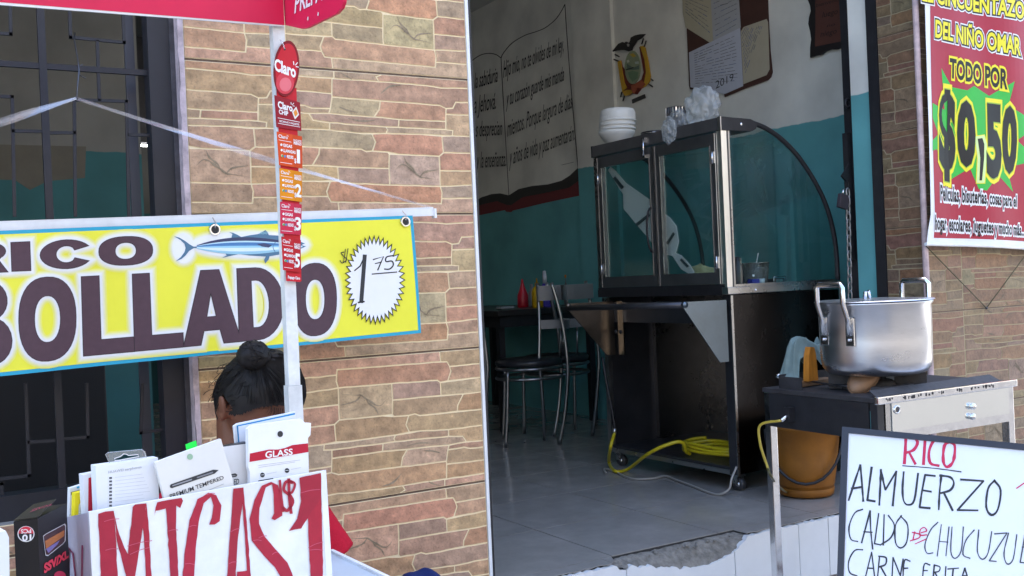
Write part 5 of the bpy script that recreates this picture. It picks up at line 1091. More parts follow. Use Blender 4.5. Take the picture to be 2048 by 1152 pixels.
# upper case
ZB = CZ+.0005
m = MB(); m.box((CX0-.018, CY0-.002, ZB), (CX0+.012, CY0+.028, CT-.055), mat('bright post', (.86, .86, .84), .32, 1, nscale=6, namt=.08)); m.box((CX0+.0125, CY0, ZB), (CX0+.022, CY0+.010, CT-.055), M_DARKSTEEL); m.box((CX0+.0225, CY0-.001, ZB), (CX0+.030, CY0+.008, CT-.055), M_STEEL); m.build('corner_post', CART)
m = MB(); m.box((CX0-.016, CY1-.03, ZB), (CX0+.012, CY1, CT-.055), M_STEEL); m.build('corner_post', CART)
m = MB(); zt0 = CT-.0545; pts = [(CX0-.022, zt0), (3.125, zt0+.002), (3.148, zt0+.012), (3.156, zt0+.027), (3.148, zt0+.042), (3.12, zt0+.052), (CX0-.022, zt0+.056)]
m.slab([(x, CY0-.008, z) for x, z in pts], (0, .012, 0), M_BLACK); m.slab([(x, CY1-.004, z) for x, z in pts], (0, .012, 0), M_BLACK)
m.box((CX0-.024, CY0+.0045, zt0+.002), (3.13, CY1-.0045, zt0+.054), mat('case top', (.16, .155, .155), .45, .7, nscale=8, namt=.2)); m.box((CX0-.025, CY0-.0095, zt0), (CX0-.0205, CY0+.010, zt0+.056), M_STEEL)
m.sphere((3.065, CY0-.009, zt0+.028), (.008, .004, .008), M_CHROME, seg=12, rings=6); m.build('top', CART)
# curved end rails and glass
RC = [(3.125, 1.542), (3.21, 1.522), (3.295, 1.484), (3.375, 1.430), (3.441, 1.368), (3.505, 1.292), (3.557, 1.212), (3.593, 1.125), (3.614, 1.037), (3.622, .95), (3.622, ZB+.004)]
RCs = smooth_path([np.array((x, 0, z)) for x, z in RC], 4)
for y in (CY0+.004, CY1-.01):
    m = MB(); m.tube([Vector((p[0], y, p[2])) for p in RCs], .0105, M_BLACK, seg=8); m.build('curved_rail', CART)
    m = MB(); m.slab([(p[0]-.006, y+.002, p[2]-.004) for p in RCs]+[(CX0+.031, y+.002, ZB+.004), (CX0+.031, y+.002, CT-.06)], (0, .004, 0), M_GLASS); m.build('end_glass', CART)
m = MB(); n = len(RCs); V = [(p[0]+.002, CY0+.012, p[2]) for p in RCs]+[(p[0]+.002, CY1-.018, p[2]) for p in RCs]; m.add(V, [(k, k+1, n+k+1, n+k) for k in range(n-1)], M_GLASS, smooth=True); m.build('curved_glass', CART)
m = MB(); m.box((CX0+.0305, CY0-.001, ZB), (3.612, CY0+.0055, ZB+.010), M_STEEL); m.build('glass_channel', CART)
# two framed glass doors on the working side
XDo = CX0-.012
M_DOORF = mat('door frame steel', (.17, .17, .172), .42, .85, nscale=8, namt=.2, rvar=.1)
def door(y0, y1, handle_y, hinge_y):
    z0, z1 = ZB+.014, CT-.062; f = .036; o = None
    m = MB(); m.box((XDo-.010, y0, z0), (XDo+.010, y0+f, z1), M_DOORF); m.box((XDo-.010, y1-f, z0), (XDo+.010, y1, z1), M_DOORF); m.box((XDo-.010, y0+f, z0), (XDo+.010, y1-f, z0+.05), M_DOORF); m.box((XDo-.010, y0+f, z1-.048), (XDo+.010, y1-f, z1), M_DOORF)
    for y in (y0+f-.003, y1-f-.001): m.box((XDo-.0125, y, z0+.05), (XDo-.0102, y+.004, z1-.048), M_CHROME)
    for y in (y0+.001, y1-.004): m.box((XDo-.0125, y, z0), (XDo-.0102, y+.003, z1), M_CHROME)
    o = m.build('door', CART)
    g = MB(); g.box((XDo-.003, y0+f, z0+.05), (XDo+.001, y1-f, z1-.048), M_GLASS); g.build('pane', o)
    for z in (z0+.09, z1-.10):
        h = MB(); h.box((XDo-.017, hinge_y-.010, z-.024), (XDo-.0105, hinge_y+.010, z+.024), M_STEEL); h.tube([(XDo-.017, hinge_y, z-.026), (XDo-.017, hinge_y, z+.026)], .005, M_CHROME, seg=8); h.build('hinge', o)
    if handle_y:
        h = MB(); P = [(XDo-.012-.028*math.sin(math.pi*k/10), handle_y+.002, 1.12+.10*math.cos(math.pi*k/10)*1.0) for k in range(11)]; h.tube(P, .005, M_BLACK, seg=8); h.build('handle', o)
door(CY0+.031, 3.585, None, CY0+.045); door(3.589, CY1-.034, 3.62, CY1-.046)
m = MB(); yl = 3.645; m.tube([(XDo-.022, yl, 1.455), (XDo-.022, yl, 1.535)], .006, M_CHROME, seg=8); m.box((XDo-.024, yl-.010, 1.447), (XDo-.0105, yl+.010, 1.462), M_CHROME); m.box((XDo-.024, yl-.010, 1.515), (XDo-.0105, yl+.010, 1.538), M_CHROME); m.build('latch', CART)
# folding rail and its gusset brackets
def gusset(y, x_out, mtl):
    m = MB(); m.slab([(CX0-.0185, y, .545), (CX0-.0185, y, .800), (x_out-.005, y, .802), (x_out-.016, y, .795), (x_out-.014, y, .780), (2.905, y, .545)], (0, .006, 0), mtl); m.tube([(x_out-.004, y-.004, .791), (x_out-.004, y+.010, .791)], .013, mtl, seg=12); m.build('gusset', CART)
gusset(3.165, 2.735, mat('bright gusset', (.15, .185, .22), .36, 1, nscale=6, namt=.2, rvar=.08)); gusset(3.94, 2.70, mat('warm-lit gusset', (.22, .18, .145), .36, 1, nscale=7, namt=.3, rvar=.08))  # warm light on the far gusset is put into its metal tint
m = MB(); m.tube([(2.734, 3.172, .789), (2.69, 3.938, .780)], .013, M_DARKSTEEL, seg=10); m.build('rail', CART)
m = MB(); m.box((CX0-.0185, 3.172, .70), (CX0-.013, 3.938, .795), M_DARKSTEEL); m.box((CX0-.028, 3.86, .545), (CX0-.0188, 3.90, .80), mat('polished hinge', (.50, .44, .36), .2, 1, nscale=9, namt=.3, rvar=.1)); m.sphere((CX0-.03, 3.88, .655), (.006, .010, .010), M_BLACK, seg=8, rings=6); m.sphere((CX0-.03, 3.915, .655), (.006, .010, .010), M_BLACK, seg=8, rings=6); m.build('hinge_plate', CART)
for x, y in ((CX0+.035, CY0+.04), (CX0+.03, CY1-.06), (CX1-.08, CY0+.05), (CX1-.08, CY1-.06)):
    m = MB(); m.box((x-.022, y-.022, .060), (x+.022, y+.022, .0675), M_STEEL); m.obox((x-.018, y, .046), (.0015, 0, 0), (0, .014, 0), (0, 0, .016), M_STEEL); m.obox((x+.018, y, .046), (.0015, 0, 0), (0, .014, 0), (0, 0, .016), M_STEEL); o = m.build('caster', CART)
    m = MB(); m.lathe([(.006, -.014), (.024, -.014), (.0275, -.008), (.0275, .008), (.024, .014), (.006, .014)], (x, y-.008, .0276), M_PLASTIC, H('#3a3a3c'), seg=24, axis=(1, .2, 0)); m.lathe([(0, -.0145), (.010, -.0155), (.010, .0155), (0, .0145)], (x, y-.008, .0276), M_CHROME, seg=14, axis=(1, .2, 0)); m.build('wheel', o)
# ---- things in and on the cart
m = MB(); sh = [(1216, 340), (1221, 334), (1231, 342), (1251, 366), (1300, 400), (1312, 415), (1340, 436), (1352, 452), (1357, 484), (1351, 506), (1362, 511), (1380, 530), (1388, 545), (1380, 549), (1362, 538), (1345, 512), (1332, 509), (1310, 492), (1272, 448), (1248, 418), (1247, 388), (1240, 378)]
ps = Plane((3.0, 0, 0), (1, 0, 0)); vs, fs = loops_mesh([[(x/100, -y/100) for x, y in sh]]); P = [ps.px(x*100, -y*100) for x, y in vs]
m.add([p+Vector((.004*math.sin(p.y*22), 0, 0)) for p in P], fs, mat('milky sheet', (.88, .90, .89), .5)); m.slab([ps.px(*p, .003) for p in sh], (.003, 0, 0), mat('milky sheet'))
for q in (((1230, 352), (1248, 374), (1243, 379), (1226, 357)), ((1270, 448), (1298, 426), (1300, 432), (1274, 453)), ((1332, 486), (1346, 464), (1350, 468), (1336, 490)), ((1362, 516), (1378, 532), (1374, 536), (1360, 521))): poly(m, q, ps, .0085, M_INK, H('#4f5a5c'))
m.build('plastic_sheet', label='long milky plastic strip mended with tape, leaning inside the cart glass', category='sheet')
def bump_blob(mb, c, r, mtl, col, sd, amp=.35, seg=22, rings=14, fr=2.4):
    mb.sphere(c, r, mtl, col, seg, rings, lambda p: p*(1+amp*noise.noise(Vector((p.x/r[0], p.y/r[1], p.z/r[2]))*fr*.6+Vector((sd, 0, 0)))+amp*.5*noise.noise(Vector((p.x/r[0], p.y/r[1], p.z/r[2]))*fr*1.8+Vector((0, sd, 0)))))
lz_ = onX(1398, 546, 3.03); m = MB(); bump_blob(m, (3.05, lz_.y+.0, ZB+.045), (.05, .085, .048), M_CLOTH, H('#b9b083'), 4, .4); m.v = [(x, y, max(z, ZB+.002)) for x, y, z in m.v]; m.build('food_wrap', label='crumpled pale yellow food wrap on the cart counter behind the right door', category='wrap')
def item(name, label, cat, px, py, y): 
    p = onY(px, py, y); return Vector((p.x, y, ZB))
p = item('', '', '', 1476, 556, 3.25); m = MB(); m.lathe([(0, 0), (.024, .001), (.026, .01), (.026, .085), (.014, .10), (.013, .125), (0, .127)], p, M_PLASTIC, H('#2c3238'), seg=20); m.build('sauce_bottle', label='dark grey squeeze bottle just inside the cart corner post', category='bottle')
p = item('', '', '', 1512, 556, 3.30); m = MB(); m.lathe([(0, .001), (.050, .001), (.058, .095), (.061, .097), (.059, .099), (.048, .004), (0, .004)], p, M_FILM, seg=26, caps=False); b_ = m.build('clear_tub', label='clear plastic tub with a straw beside the dark squeeze bottle', category='tub')
m = MB(); m.tube([p+Vector((-.02, 0, .02)), p+Vector((.02, 0, .14))], .0025, M_WHITEMETAL, seg=6); m.build('straw', b_)
p = item('', '', '', 1507, 558, 3.20); m = MB(); m.box(p+Vector((-.022, -.015, 0)), p+Vector((.020, .015, .028)), M_PLASTIC, H('#1a2f8c'), .002); poly(m, [(1505, 549), (1509, 549), (1509, 553), (1505, 553)], Plane((0, p.y-.0155, 0), (0, 1, 0)), .0003, M_PRINT, (.6, .65, .75)); m.build('small_box', label='small blue box in front of the clear tub in the cart', category='box')
p = item('', '', '', 1522, 558, 3.205); m = MB(); m.lathe([(0, 0), (.014, .0), (.018, .028), (.0165, .028), (.013, .003), (0, .003)], p, M_PLASTIC, H('#b8c4cc'), seg=18, caps=False); m.build('plastic_cup', label='tiny pale cup between the blue box and the metal tin', category='cup')
p = item('', '', '', 1552, 557, 3.22); m = MB(); m.box(p+Vector((-.034, -.02, 0)), p+Vector((.034, .02, .026)), M_DARKSTEEL, bev=.006); m.box(p+Vector((-.022, -.0215, .004)), p+Vector((.018, -.0201, .022)), M_CHROME); m.tube([p+Vector((-.038, -.022, .001)), p+Vector((-.036, -.022, .032)), p+Vector((.034, -.022, .034)), p+Vector((.037, -.022, .001))], .002, M_CHROME, seg=6); m.build('metal_tin', label='shiny metal tin with a wire handle at the right end of the cart counter', category='tin')
# bowls on the roof of the case
bc_ = Vector((3.045, 3.975, CT+.002)); BWG = 'white bowls stacked on the cart roof'
def bowl_prof(r, h): return [(0, 0), (r*.55, 0), (r*.60, .004), (r*.92, h*.62), (r, h*.8), (r, h), (r*.97, h), (r*.88, h*.62), (r*.55, .006), (0, .006)]
zz_ = bc_.z; bowls = []
labs = ['white bowl at the bottom of the stack on the cart roof', 'white bowl second from the bottom of the stack, turned down', 'white bowl third from the bottom of the stack on the cart', 'topmost white bowl of the stack on the cart roof']
m = MB(); m.lathe(bowl_prof(.088, .066), bc_, M_PLASTIC, (.70, .70, .66), seg=40, caps=False); o = m.build('bowl', loc=bc_, label=labs[0], category='bowl', group=BWG)
m = MB(); m.lathe([(.082, 0), (.090, .001), (.0905, .006), (.0862, .009), (.0858, .012), (.0865, .016), (.0862, .045), (.080, .060), (.070, .063), (.080, .056), (.080, .004), (.082, 0)], bc_, M_PLASTIC, (.70, .70, .66), seg=40, caps=False); m.lathe([(0, .052), (.081, .055)], bc_, M_PLASTIC, (.70, .70, .66), seg=40, caps=False)
o1 = m.build('bowl', loc=bc_, label=labs[1], category='bowl', group=BWG); o1.location = bc_+Vector((.002, -.004, .0665))
for k in (2, 3):
    c = o1.copy(); COL.objects.link(c); c.location = bc_+Vector((.001*k, -.003*k, .0665+.019*(k-1))); c['label'] = labs[k]; c.rotation_euler = (.02*(k-2), -.015, k)
# lids, steel cup, bag
lp = onX(1312, 264, 3.05); m = MB(); lb = Vector((3.04, lp.y, CT+.002))
for k in range(3): m.lathe([(0, .001+.006*k), (.060, .001+.006*k), (.064, .003+.006*k), (.062, .006+.006*k), (0, .0062+.006*k)], lb+Vector((.002*k, .002*k, 0)), M_CHROME if k % 2 else M_DARKSTEEL, seg=32)
m.build('steel_dish', label='thin shiny steel dish lying beside the white bowls on the cart roof', category='dish')
cp = onX(1357, 245, 3.08); cb = Vector((3.07, cp.y, CT+.002)); m = MB(); m.lathe([(0, 0), (.038, 0), (.040, .01), (.042, .055), (.048, .060), (.048, .085), (.046, .110), (.044, .110), (.044, .06), (.036, .006), (0, .006)], cb, M_DARKSTEEL, seg=32, caps=False)
for k in range(22):
    a = 2*math.pi*k/22; m.obox(cb+Vector((math.cos(a)*.0485, math.sin(a)*.0485, .085)), Vector((math.cos(a), math.sin(a), 0))*.0015, Vector((-math.sin(a), math.cos(a), 0))*.003, (0, 0, .022), M_CHROME)
m.build('steel_cup', label='dark steel canister with a ribbed bright top beside the plastic bag', category='canister')
m = MB(); bgc = onX(1405, 213, 3.06); rr = random.Random(2)
def crumple(p, sd):
    q = p.normalized(); n1 = noise.noise(q*2.2+Vector((sd, 0, 0))); n2 = abs(noise.noise(q*3.2+Vector((0, sd, 0)))); n3 = abs(noise.noise(q*6+Vector((0, 0, sd)))); return p*(1+.30*n1-.22*(n2-.2)-.03*(n3-.2))
bm = bmesh.new(); bmesh.ops.create_icosphere(bm, subdivisions=5, radius=1); bm.verts.index_update()
for cc, rr_, sd in (((3.06, bgc.y, CT+.082), (.055, .088, .088), 3), ((3.03, bgc.y+.125, CT+.035), (.030, .05, .055), 8), ((2.938, bgc.y+.085, CT-.012), (.016, .045, .055), 12)):
    V = []
    for v in bm.verts:
        p = crumple(v.co, sd); w_ = Vector(cc)+Vector((p.x*rr_[0], p.y*rr_[1], p.z*rr_[2])); V.append(w_ if w_.x < CX0-.026 else Vector((w_.x, w_.y, max(w_.z, CT+.003))))
    m.add(V, [[v.index for v in f.verts] for f in bm.faces], M_BAG, smooth=True)
bm.free(); m.build('plastic_bag', label='crumpled clear plastic bag on the cart roof, hanging over its edge', category='bag')
# hose and cable
def pathX(pts): return [Vector(p) for p in smooth_path([np.array(q) for q in pts], 6)]
m = MB(); hs = [onY(1229, 866, 3.88), onY(1221, 895, 3.84), onZ(1218, 925, .02), onZ(1232, 943, .012), onZ(1258, 937, .014), onY(1290, 912, 3.62), onY(1325, 893, 3.52), onY(1362, 884, 3.48)]
hs = [Vector(h) for h in hs]; cx_, cy_, czz = 3.10, 3.44, .112
Lp = [Vector((2.99, 3.50, .125))]
for k in range(38):
    a = rad(150-k*32); g = 1+.10*math.sin(k*1.7); Lp.append(Vector((cx_+.085*g*math.cos(a), cy_+.16*g*math.sin(a), .112+.0012*k+.008*abs(math.sin(k*.9)))))
m.tube(pathX([tuple(h) for h in hs+Lp[:1]]), .0078, M_PLASTIC, H('#c3b21e'), seg=10); m.tube(pathX([tuple(h) for h in Lp]), .0078, M_PLASTIC, H('#c3b21e'), seg=10)
m.build('gas_hose', label='yellow gas hose coiled on the bottom shelf of the food cart', category='hose')
m = MB(); m.tube([Vector(onY(1229, 866, 3.88))+Vector((0, 0, -.005)), Vector(onY(1229, 862, 3.88))+Vector((0, 0, .012))], .009, M_STEEL, seg=8)
dk = [onY(1231, 860, 3.885), onY(1222, 810, 3.9), onY(1212, 760, 3.92), onY(1205, 715, 3.94)]; m.tube(pathX([tuple(q) for q in dk]), .006, M_BLACK, seg=8); m.build('gas_pipe', label='black gas pipe running down beside the far end of the cart', category='pipe')
m = MB(); cw = [onZ(x, y, .006) for x, y in ((1212, 946), (1209, 938), (1228, 942), (1262, 957), (1305, 957), (1330, 952), (1352, 960), (1385, 972), (1415, 984), (1438, 989))]+[onY(1458, 978, 3.14), onY(1463, 958, 3.14), onY(1473, 934, 3.15)]
m.tube(pathX([tuple(q) for q in cw]), .0048, M_PLASTIC, H('#9b9790'), seg=8); m.build('power_cable', label='grey white power cable snaking over the floor below the cart', category='cable')

# ================================================================== SIDE WALL: MURAL, CREST, PAPERS, PLAQUE
plX = Plane((XW-.0012, 0, 0), (1, 0, 0)); q7 = 2.56
def Bz(x, y): return (920+x/q7, y/q7)
m = MB(); INKB = H('#1c1e1f')
band = [(250, 1000), (300, 968), (370, 952), (450, 944), (520, 925), (560, 900), (605, 858), (606, 900), (620, 1000), (430, 1040), (272, 1078), (262, 1086), (236, 1084), (230, 1076), (60, 1110), (60, 1040), (110, 1010), (160, 994), (205, 990)]
poly(m, [Bz(*p) for p in band], plX, .0004, M_INK, H('#6d2327'))
poly(m, [Bz(*p) for p in [(250, 1000), (300, 968), (370, 952), (450, 944), (520, 925), (560, 900), (605, 858), (608, 925), (560, 960), (450, 985), (320, 1010), (262, 1050), (240, 1050), (190, 1030), (120, 1045), (60, 1065), (60, 1040), (110, 1010), (160, 994), (205, 990)]], plX, .0008, M_INK, H('#2c2a26'))
for P, wd in (([(210, 297), (222, 272), (265, 222), (330, 182), (390, 162), (440, 140), (490, 98), (520, 55), (537, 22)], 4), ([(537, 22), (548, 190), (566, 420), (585, 640), (604, 860)], 4), ([(30, 345), (60, 312), (105, 282), (150, 273), (185, 280), (210, 297)], 4), ([(210, 297), (222, 520), (236, 760), (250, 1000)], 3)): stroke(m, [Bz(*p) for p in P], wd/q7, plX, .0012, M_INK, INKB)
def mt(s, x0, y0, x1, y1, h): put_text(m, s, [Bz(x0-h*.0, y0-h), Bz(x1, y1-h*.92), Bz(x1, y1), Bz(x0, y0)], plX, .0012, M_INK, INKB, .002, .28)
mt('Hijo mío, no te olvides de mi ley,', 222, 398, 530, 262, 88); mt('y tu corazón guarde mis manda', 236, 545, 532, 412, 82); mt('mientos. Porque largura de dias', 242, 700, 575, 552, 88); mt('y años de vida y paz aumentarán.', 252, 846, 586, 716, 88)
mt('o de la sabiduria', 20, 470, 192, 418, 84); mt('a Jehová.', 72, 580, 184, 556, 92); mt('los desprecian', 60, 702, 216, 690, 84); mt('a y la enseñanza.', 68, 862, 236, 850, 86)
stroke(m, [Bz(520, 845), Bz(582, 830)], .8, plX, .0012, M_INK, H('#5b5d5a'), False)
m.build('book_mural', SIDE, label='open book with handwritten verses painted on the wall')
# coat of arms
plA = Plane((XW-.004, 0, 0), (1, 0, 0)); qa = 6.776
def Az(x, y): return (1200+x/qa, 50+y/qa)
ARM = thing('coat_of_arms', 'painted coat of arms with a dark condor and yellow drapes, hung on the wall', 'plaque', plA.px(*Az(470, 1000)))
def relief(name, pts, h, col, th=.006, sub=None):
    m = MB(); m.slab([plA.px(*Az(*p), h) for p in pts], (th, 0, 0), M_PAINT, H(col)); return m.build(name, sub or ARM)
relief('drape', [(240, 500), (285, 480), (300, 560), (350, 640), (400, 780), (470, 800), (560, 740), (590, 640), (560, 460), (530, 300), (590, 280), (610, 310), (650, 480), (685, 700), (660, 780), (620, 830), (560, 860), (500, 940), (440, 930), (400, 950), (330, 960), (300, 900), (270, 740)], .002, '#6d2a20')
relief('gold_drape', [(235, 500), (275, 480), (300, 640), (330, 790), (360, 850), (300, 900), (270, 740)], .008, '#c49a2a')
relief('gold_drape', [(540, 285), (600, 285), (640, 450), (680, 680), (672, 760), (600, 840), (560, 850), (600, 760), (622, 640), (600, 460)], .008, '#c49a2a')
relief('gold_drape', [(300, 900), (360, 880), (420, 880), (440, 905), (390, 955), (330, 958)], .010, '#b88f2a')
relief('ribbon', [(420, 820), (470, 800), (560, 750), (610, 800), (560, 860), (500, 850), (460, 930), (430, 900)], .012, '#a5563a')
o = relief('shield', [(330+115*0+450*0+(440+105*math.cos(t)-330), 575+225*math.sin(t)) for t in (2*math.pi*k/28 for k in range(28))], .010, '#8f9a7c')
m = MB()
for pts, c in (([(360, 520), (420, 560), (440, 575), (500, 560), (530, 540), (530, 600), (450, 610), (370, 610)], '#5f7264'), ([(380, 640), (440, 620), (520, 640), (510, 720), (440, 770), (390, 700)], '#6f8a6a'), ([(400, 400), (450, 380), (490, 420), (450, 440)], '#c7a640'), ([(360, 480), (390, 470), (400, 500), (370, 515)], '#c9cbb8'), ([(470, 500), (520, 490), (530, 525), (480, 530)], '#b4c0b8')): poly(m, [Az(*p) for p in pts], plA, .0105, M_PAINT, H(c))
stroke(m, [Az(355, 605), Az(430, 585), Az(450, 575)], 2.2, plA, .0108, M_INK, H('#22241f'), False); m.build('shield_print', o)
relief('condor', [(150, 368), (185, 330), (245, 255), (300, 230), (330, 240), (350, 225), (385, 240), (400, 230), (415, 170), (470, 140), (540, 125), (612, 122), (560, 180), (500, 210), (470, 260), (440, 300), (430, 340), (380, 355), (330, 340), (280, 340), (220, 345)], .014, '#2c2824')
relief('condor', [(362, 262), (378, 250), (392, 262), (388, 292), (370, 290)], .018, '#a8a39a')
for a, b in (((205, 400), (262, 430)), ((185, 465), (250, 490)), ((590, 180), (565, 260)), ((625, 215), (600, 300)), ((690, 725), (720, 755)), ((660, 800), (710, 835)), ((298, 905), (280, 975)), ((335, 960), (312, 1028))):
    m = MB(); m.tube([plA.px(*Az(*a), .006), plA.px(*Az(*b), .006)], .0045, M_INK, H('#2c2824'), seg=6); m.build('lance', ARM)
relief('scroll', [(430, 1010), (600, 938), (612, 985), (436, 1062)], .004, '#3b3a38')
# notice papers on a dark board
qp = 2.7426
def Pz(x, y): return (1340+x/qp, y/qp)
m = MB(); ppb = Plane((XW-.003, 0, 0), (1, 0, 0)); m.slab([ppb.px(*Pz(*p), .007) for p in [(78, -140), (530, -260), (536, 60), (548, 280), (560, 395), (552, 422), (535, 440), (420, 482), (300, 532), (292, 505), (110, 490), (105, 470)]], (.006, 0, 0), M_WOOD2 if 'M_WOOD2' in globals() else mat('brown board', H('#4a2f27'), .6, nscale=8, namt=.2)); m.build('notice_board', label='dark brown board on the wall, half covered by pinned papers', category='board')
PG = 'papers pinned to the dark board'
def paper(label, pts, h, col, lines, text=None):
    m = MB(); m.slab([ppb.px(*Pz(*p), h) for p in pts], (.0006, 0, 0), M_PAPER, H(col))
    tlp, trp, brp, blp = pts[0], pts[1], pts[len(pts)//2+0], pts[-1]; q = [Pz(*p) for p in (pts[0], pts[1], pts[2], pts[-1])]; rr = random.Random(len(label))
    for k in range(lines):
        v = .9-.8*k/max(1, lines-1)
        u = .1
        while u < .85:
            w_ = rr.uniform(.04, .16); a, b = bil(q, u, v), bil(q, min(.9, u+w_), v); stroke(m, [a, b], rr.uniform(.8, 1.5), ppb, h+.0005, M_INK, H('#77787a') if rr.random() < .7 else H('#6c7590'), False); u += w_+.03+(.15 if rr.random() < .15 else 0)
    if text: put_text(m, text[0], [Pz(*p) for p in text[1]], ppb, h+.0006, M_INK, H('#26282c'), .0)
    m.build('notice_paper', label=label, category='paper', group=PG)
paper('yellowed paper at the upper left of the pinned papers', [(65, -120), (222, -160), (236, 232), (228, 240), (85, 150), (70, 70)], .010, '#b4ae97', 12)
paper('narrow pale paper with a dash at the top middle of the board', [(218, -100), (368, -150), (388, 150), (300, 210), (238, 240)], .012, '#a9abae', 10, ('-', [(275, 15), (318, 5), (318, 25), (275, 35)]))
paper('large white paper marked 2019 at the lower left of the board', [(104, 288), (385, 152), (401, 472), (300, 516), (112, 478)], .014, '#b9bdc8', 14, ('2019', [(250, 445), (348, 400), (348, 440), (250, 488)]))
paper('cream paper with curled corner at the lower right of the board', [(388, 172), (404, 148), (530, 104), (538, 122), (546, 380), (530, 412), (402, 462)], .0125, '#b3ab95', 11)
# wavy dark plaque
DPL = thing('wooden_plaque', 'dark brown plaque with wavy edges hung high beside the black gate post', 'plaque', onX(1660, 95, XW-.02))
pq = Plane((XW-.006, 0, 0), (1, 0, 0)); m = MB(); m.slab([pq.px(*Pz(*p), .012) for p in [(752, -160), (756, 0), (768, 30), (772, 60), (762, 95), (758, 130), (768, 170), (774, 215), (768, 262), (768, 316), (800, 305), (830, 300), (850, 282), (880, 272), (915, 270), (950, 256), (1010, 235), (1010, -220)]], (.012, 0, 0), mat('plaque edge', H('#1f1a1a'), .55, nscale=10, namt=.2)); m.build('back', DPL)
m = MB(); poly(m, [Pz(*p) for p in [(796, -160), (798, 120), (796, 256), (940, 226), (985, 216), (985, -200)]], pq, .0125, M_PAINT, H('#5a352b')); m.build('face', DPL)
m = MB()
for s, q in (('bienvenido', [(800, 20), (945, -20), (945, 0), (800, 40)]), ('luego', [(835, 65), (920, 45), (920, 75), (835, 97)]), ('no', [(860, 132), (905, 122), (905, 140), (860, 150)]), ('niego', [(825, 172), (915, 152), (915, 182), (825, 204)])): put_text(m, s, [Pz(*p) for p in q], pq, .0132, M_INK, H('#1d1512'), .0, .2)
m.build('lettering', DPL)

# ================================================================== GATE POST, CHAIN, PADLOCK
GX, GY = 3.60, 3.02
GATE = thing('gate_post', 'tall black folded gate leaf beside the doorway with a ring and chain', 'gate', (GX, GY, 0))
gl_ = lambda px, py: onY(px, py, GY)
a = gl_(1686, 0).x; b = gl_(1712, 400).x
m = MB(); m.box((3.575, GY-.012, 0), (3.604, GY+.03, 3.0), M_BLACK, bev=.002); m.box((3.6045, GY-.008, 0), (3.638, GY+.03, 3.0), M_BLACK); m.box((3.6385, GY-.004, .02), (3.655, GY+.026, 1.86), M_BLACK, bev=.003); m.build('post', GATE)
m = MB(); rp = gl_(1682, 206); rc = Vector((3.566, GY-.002, rp.z)); m.tube([rc+Vector((.016*math.cos(t), 0, .018*math.sin(t))) for t in (2*math.pi*k/18 for k in range(18))], .006, M_BLACK, seg=8, closed=True); m.build('ring', GATE)
m = MB(); z1, z0 = gl_(1680, 265).z, gl_(1690, 520).z; m.box((3.548, GY-.006, z0), (3.5745, GY+.02, z1), M_BLACK); m.build('lock_plate', GATE)
m = MB(); za = gl_(1672, 350).z; m.slab([(3.5475, GY-.012, za+.05), (3.5475, GY-.012, za-.02), (3.53, GY-.012, za-.03), (3.50, GY-.012, za-.005), (3.525, GY-.012, za+.02)], (0, .01, 0), M_BLACK); m.build('latch', GATE)
ct = gl_(1684, 388); cbm = .86; M_CHAIN = mat('dull chain', (.34, .32, .31), .5, .9, nscale=30, namt=.3)
m = MB(); zl_ = ct.z; cxn = ct.x+.004; k = 0; yC = GY-.028
while zl_ > cbm-.10:
    P = []
    for t in range(14):
        q = 2*math.pi*t/14; px_ = .0095*math.cos(q); pz_ = .0185*math.sin(q)+(.004 if math.sin(q) > 0 else -.004); P.append(Vector((cxn+(px_ if k % 2 == 0 else 0)-.001*k, yC+(px_ if k % 2 else 0), zl_+pz_)))
    m.tube(P, .0034, M_CHAIN, seg=6, closed=True); zl_ -= .0335; k += 1
m.build('chain', label='dull steel chain hanging down beside the black gate post', category='chain')
m = MB(); pl_ = gl_(1677, 404); m.obox((pl_.x, yC+.004, pl_.z), (.026, 0, -.006), (0, .010, 0), (.007, 0, .030), mat('old lock', H('#4a4248'), .5, .5, nscale=20, namt=.3), bev=.004); lock = m.build('padlock', label='old grey padlock at the top of the hanging chain', category='padlock')
m = MB(); m.tube([(pl_.x+.000, yC+.004, pl_.z+.028), (pl_.x+.006, yC+.004, pl_.z+.052), (pl_.x+.022, yC+.004, pl_.z+.055), (pl_.x+.026, yC+.004, pl_.z+.022)], .004, M_CHROME, seg=8); m.build('shackle', lock)

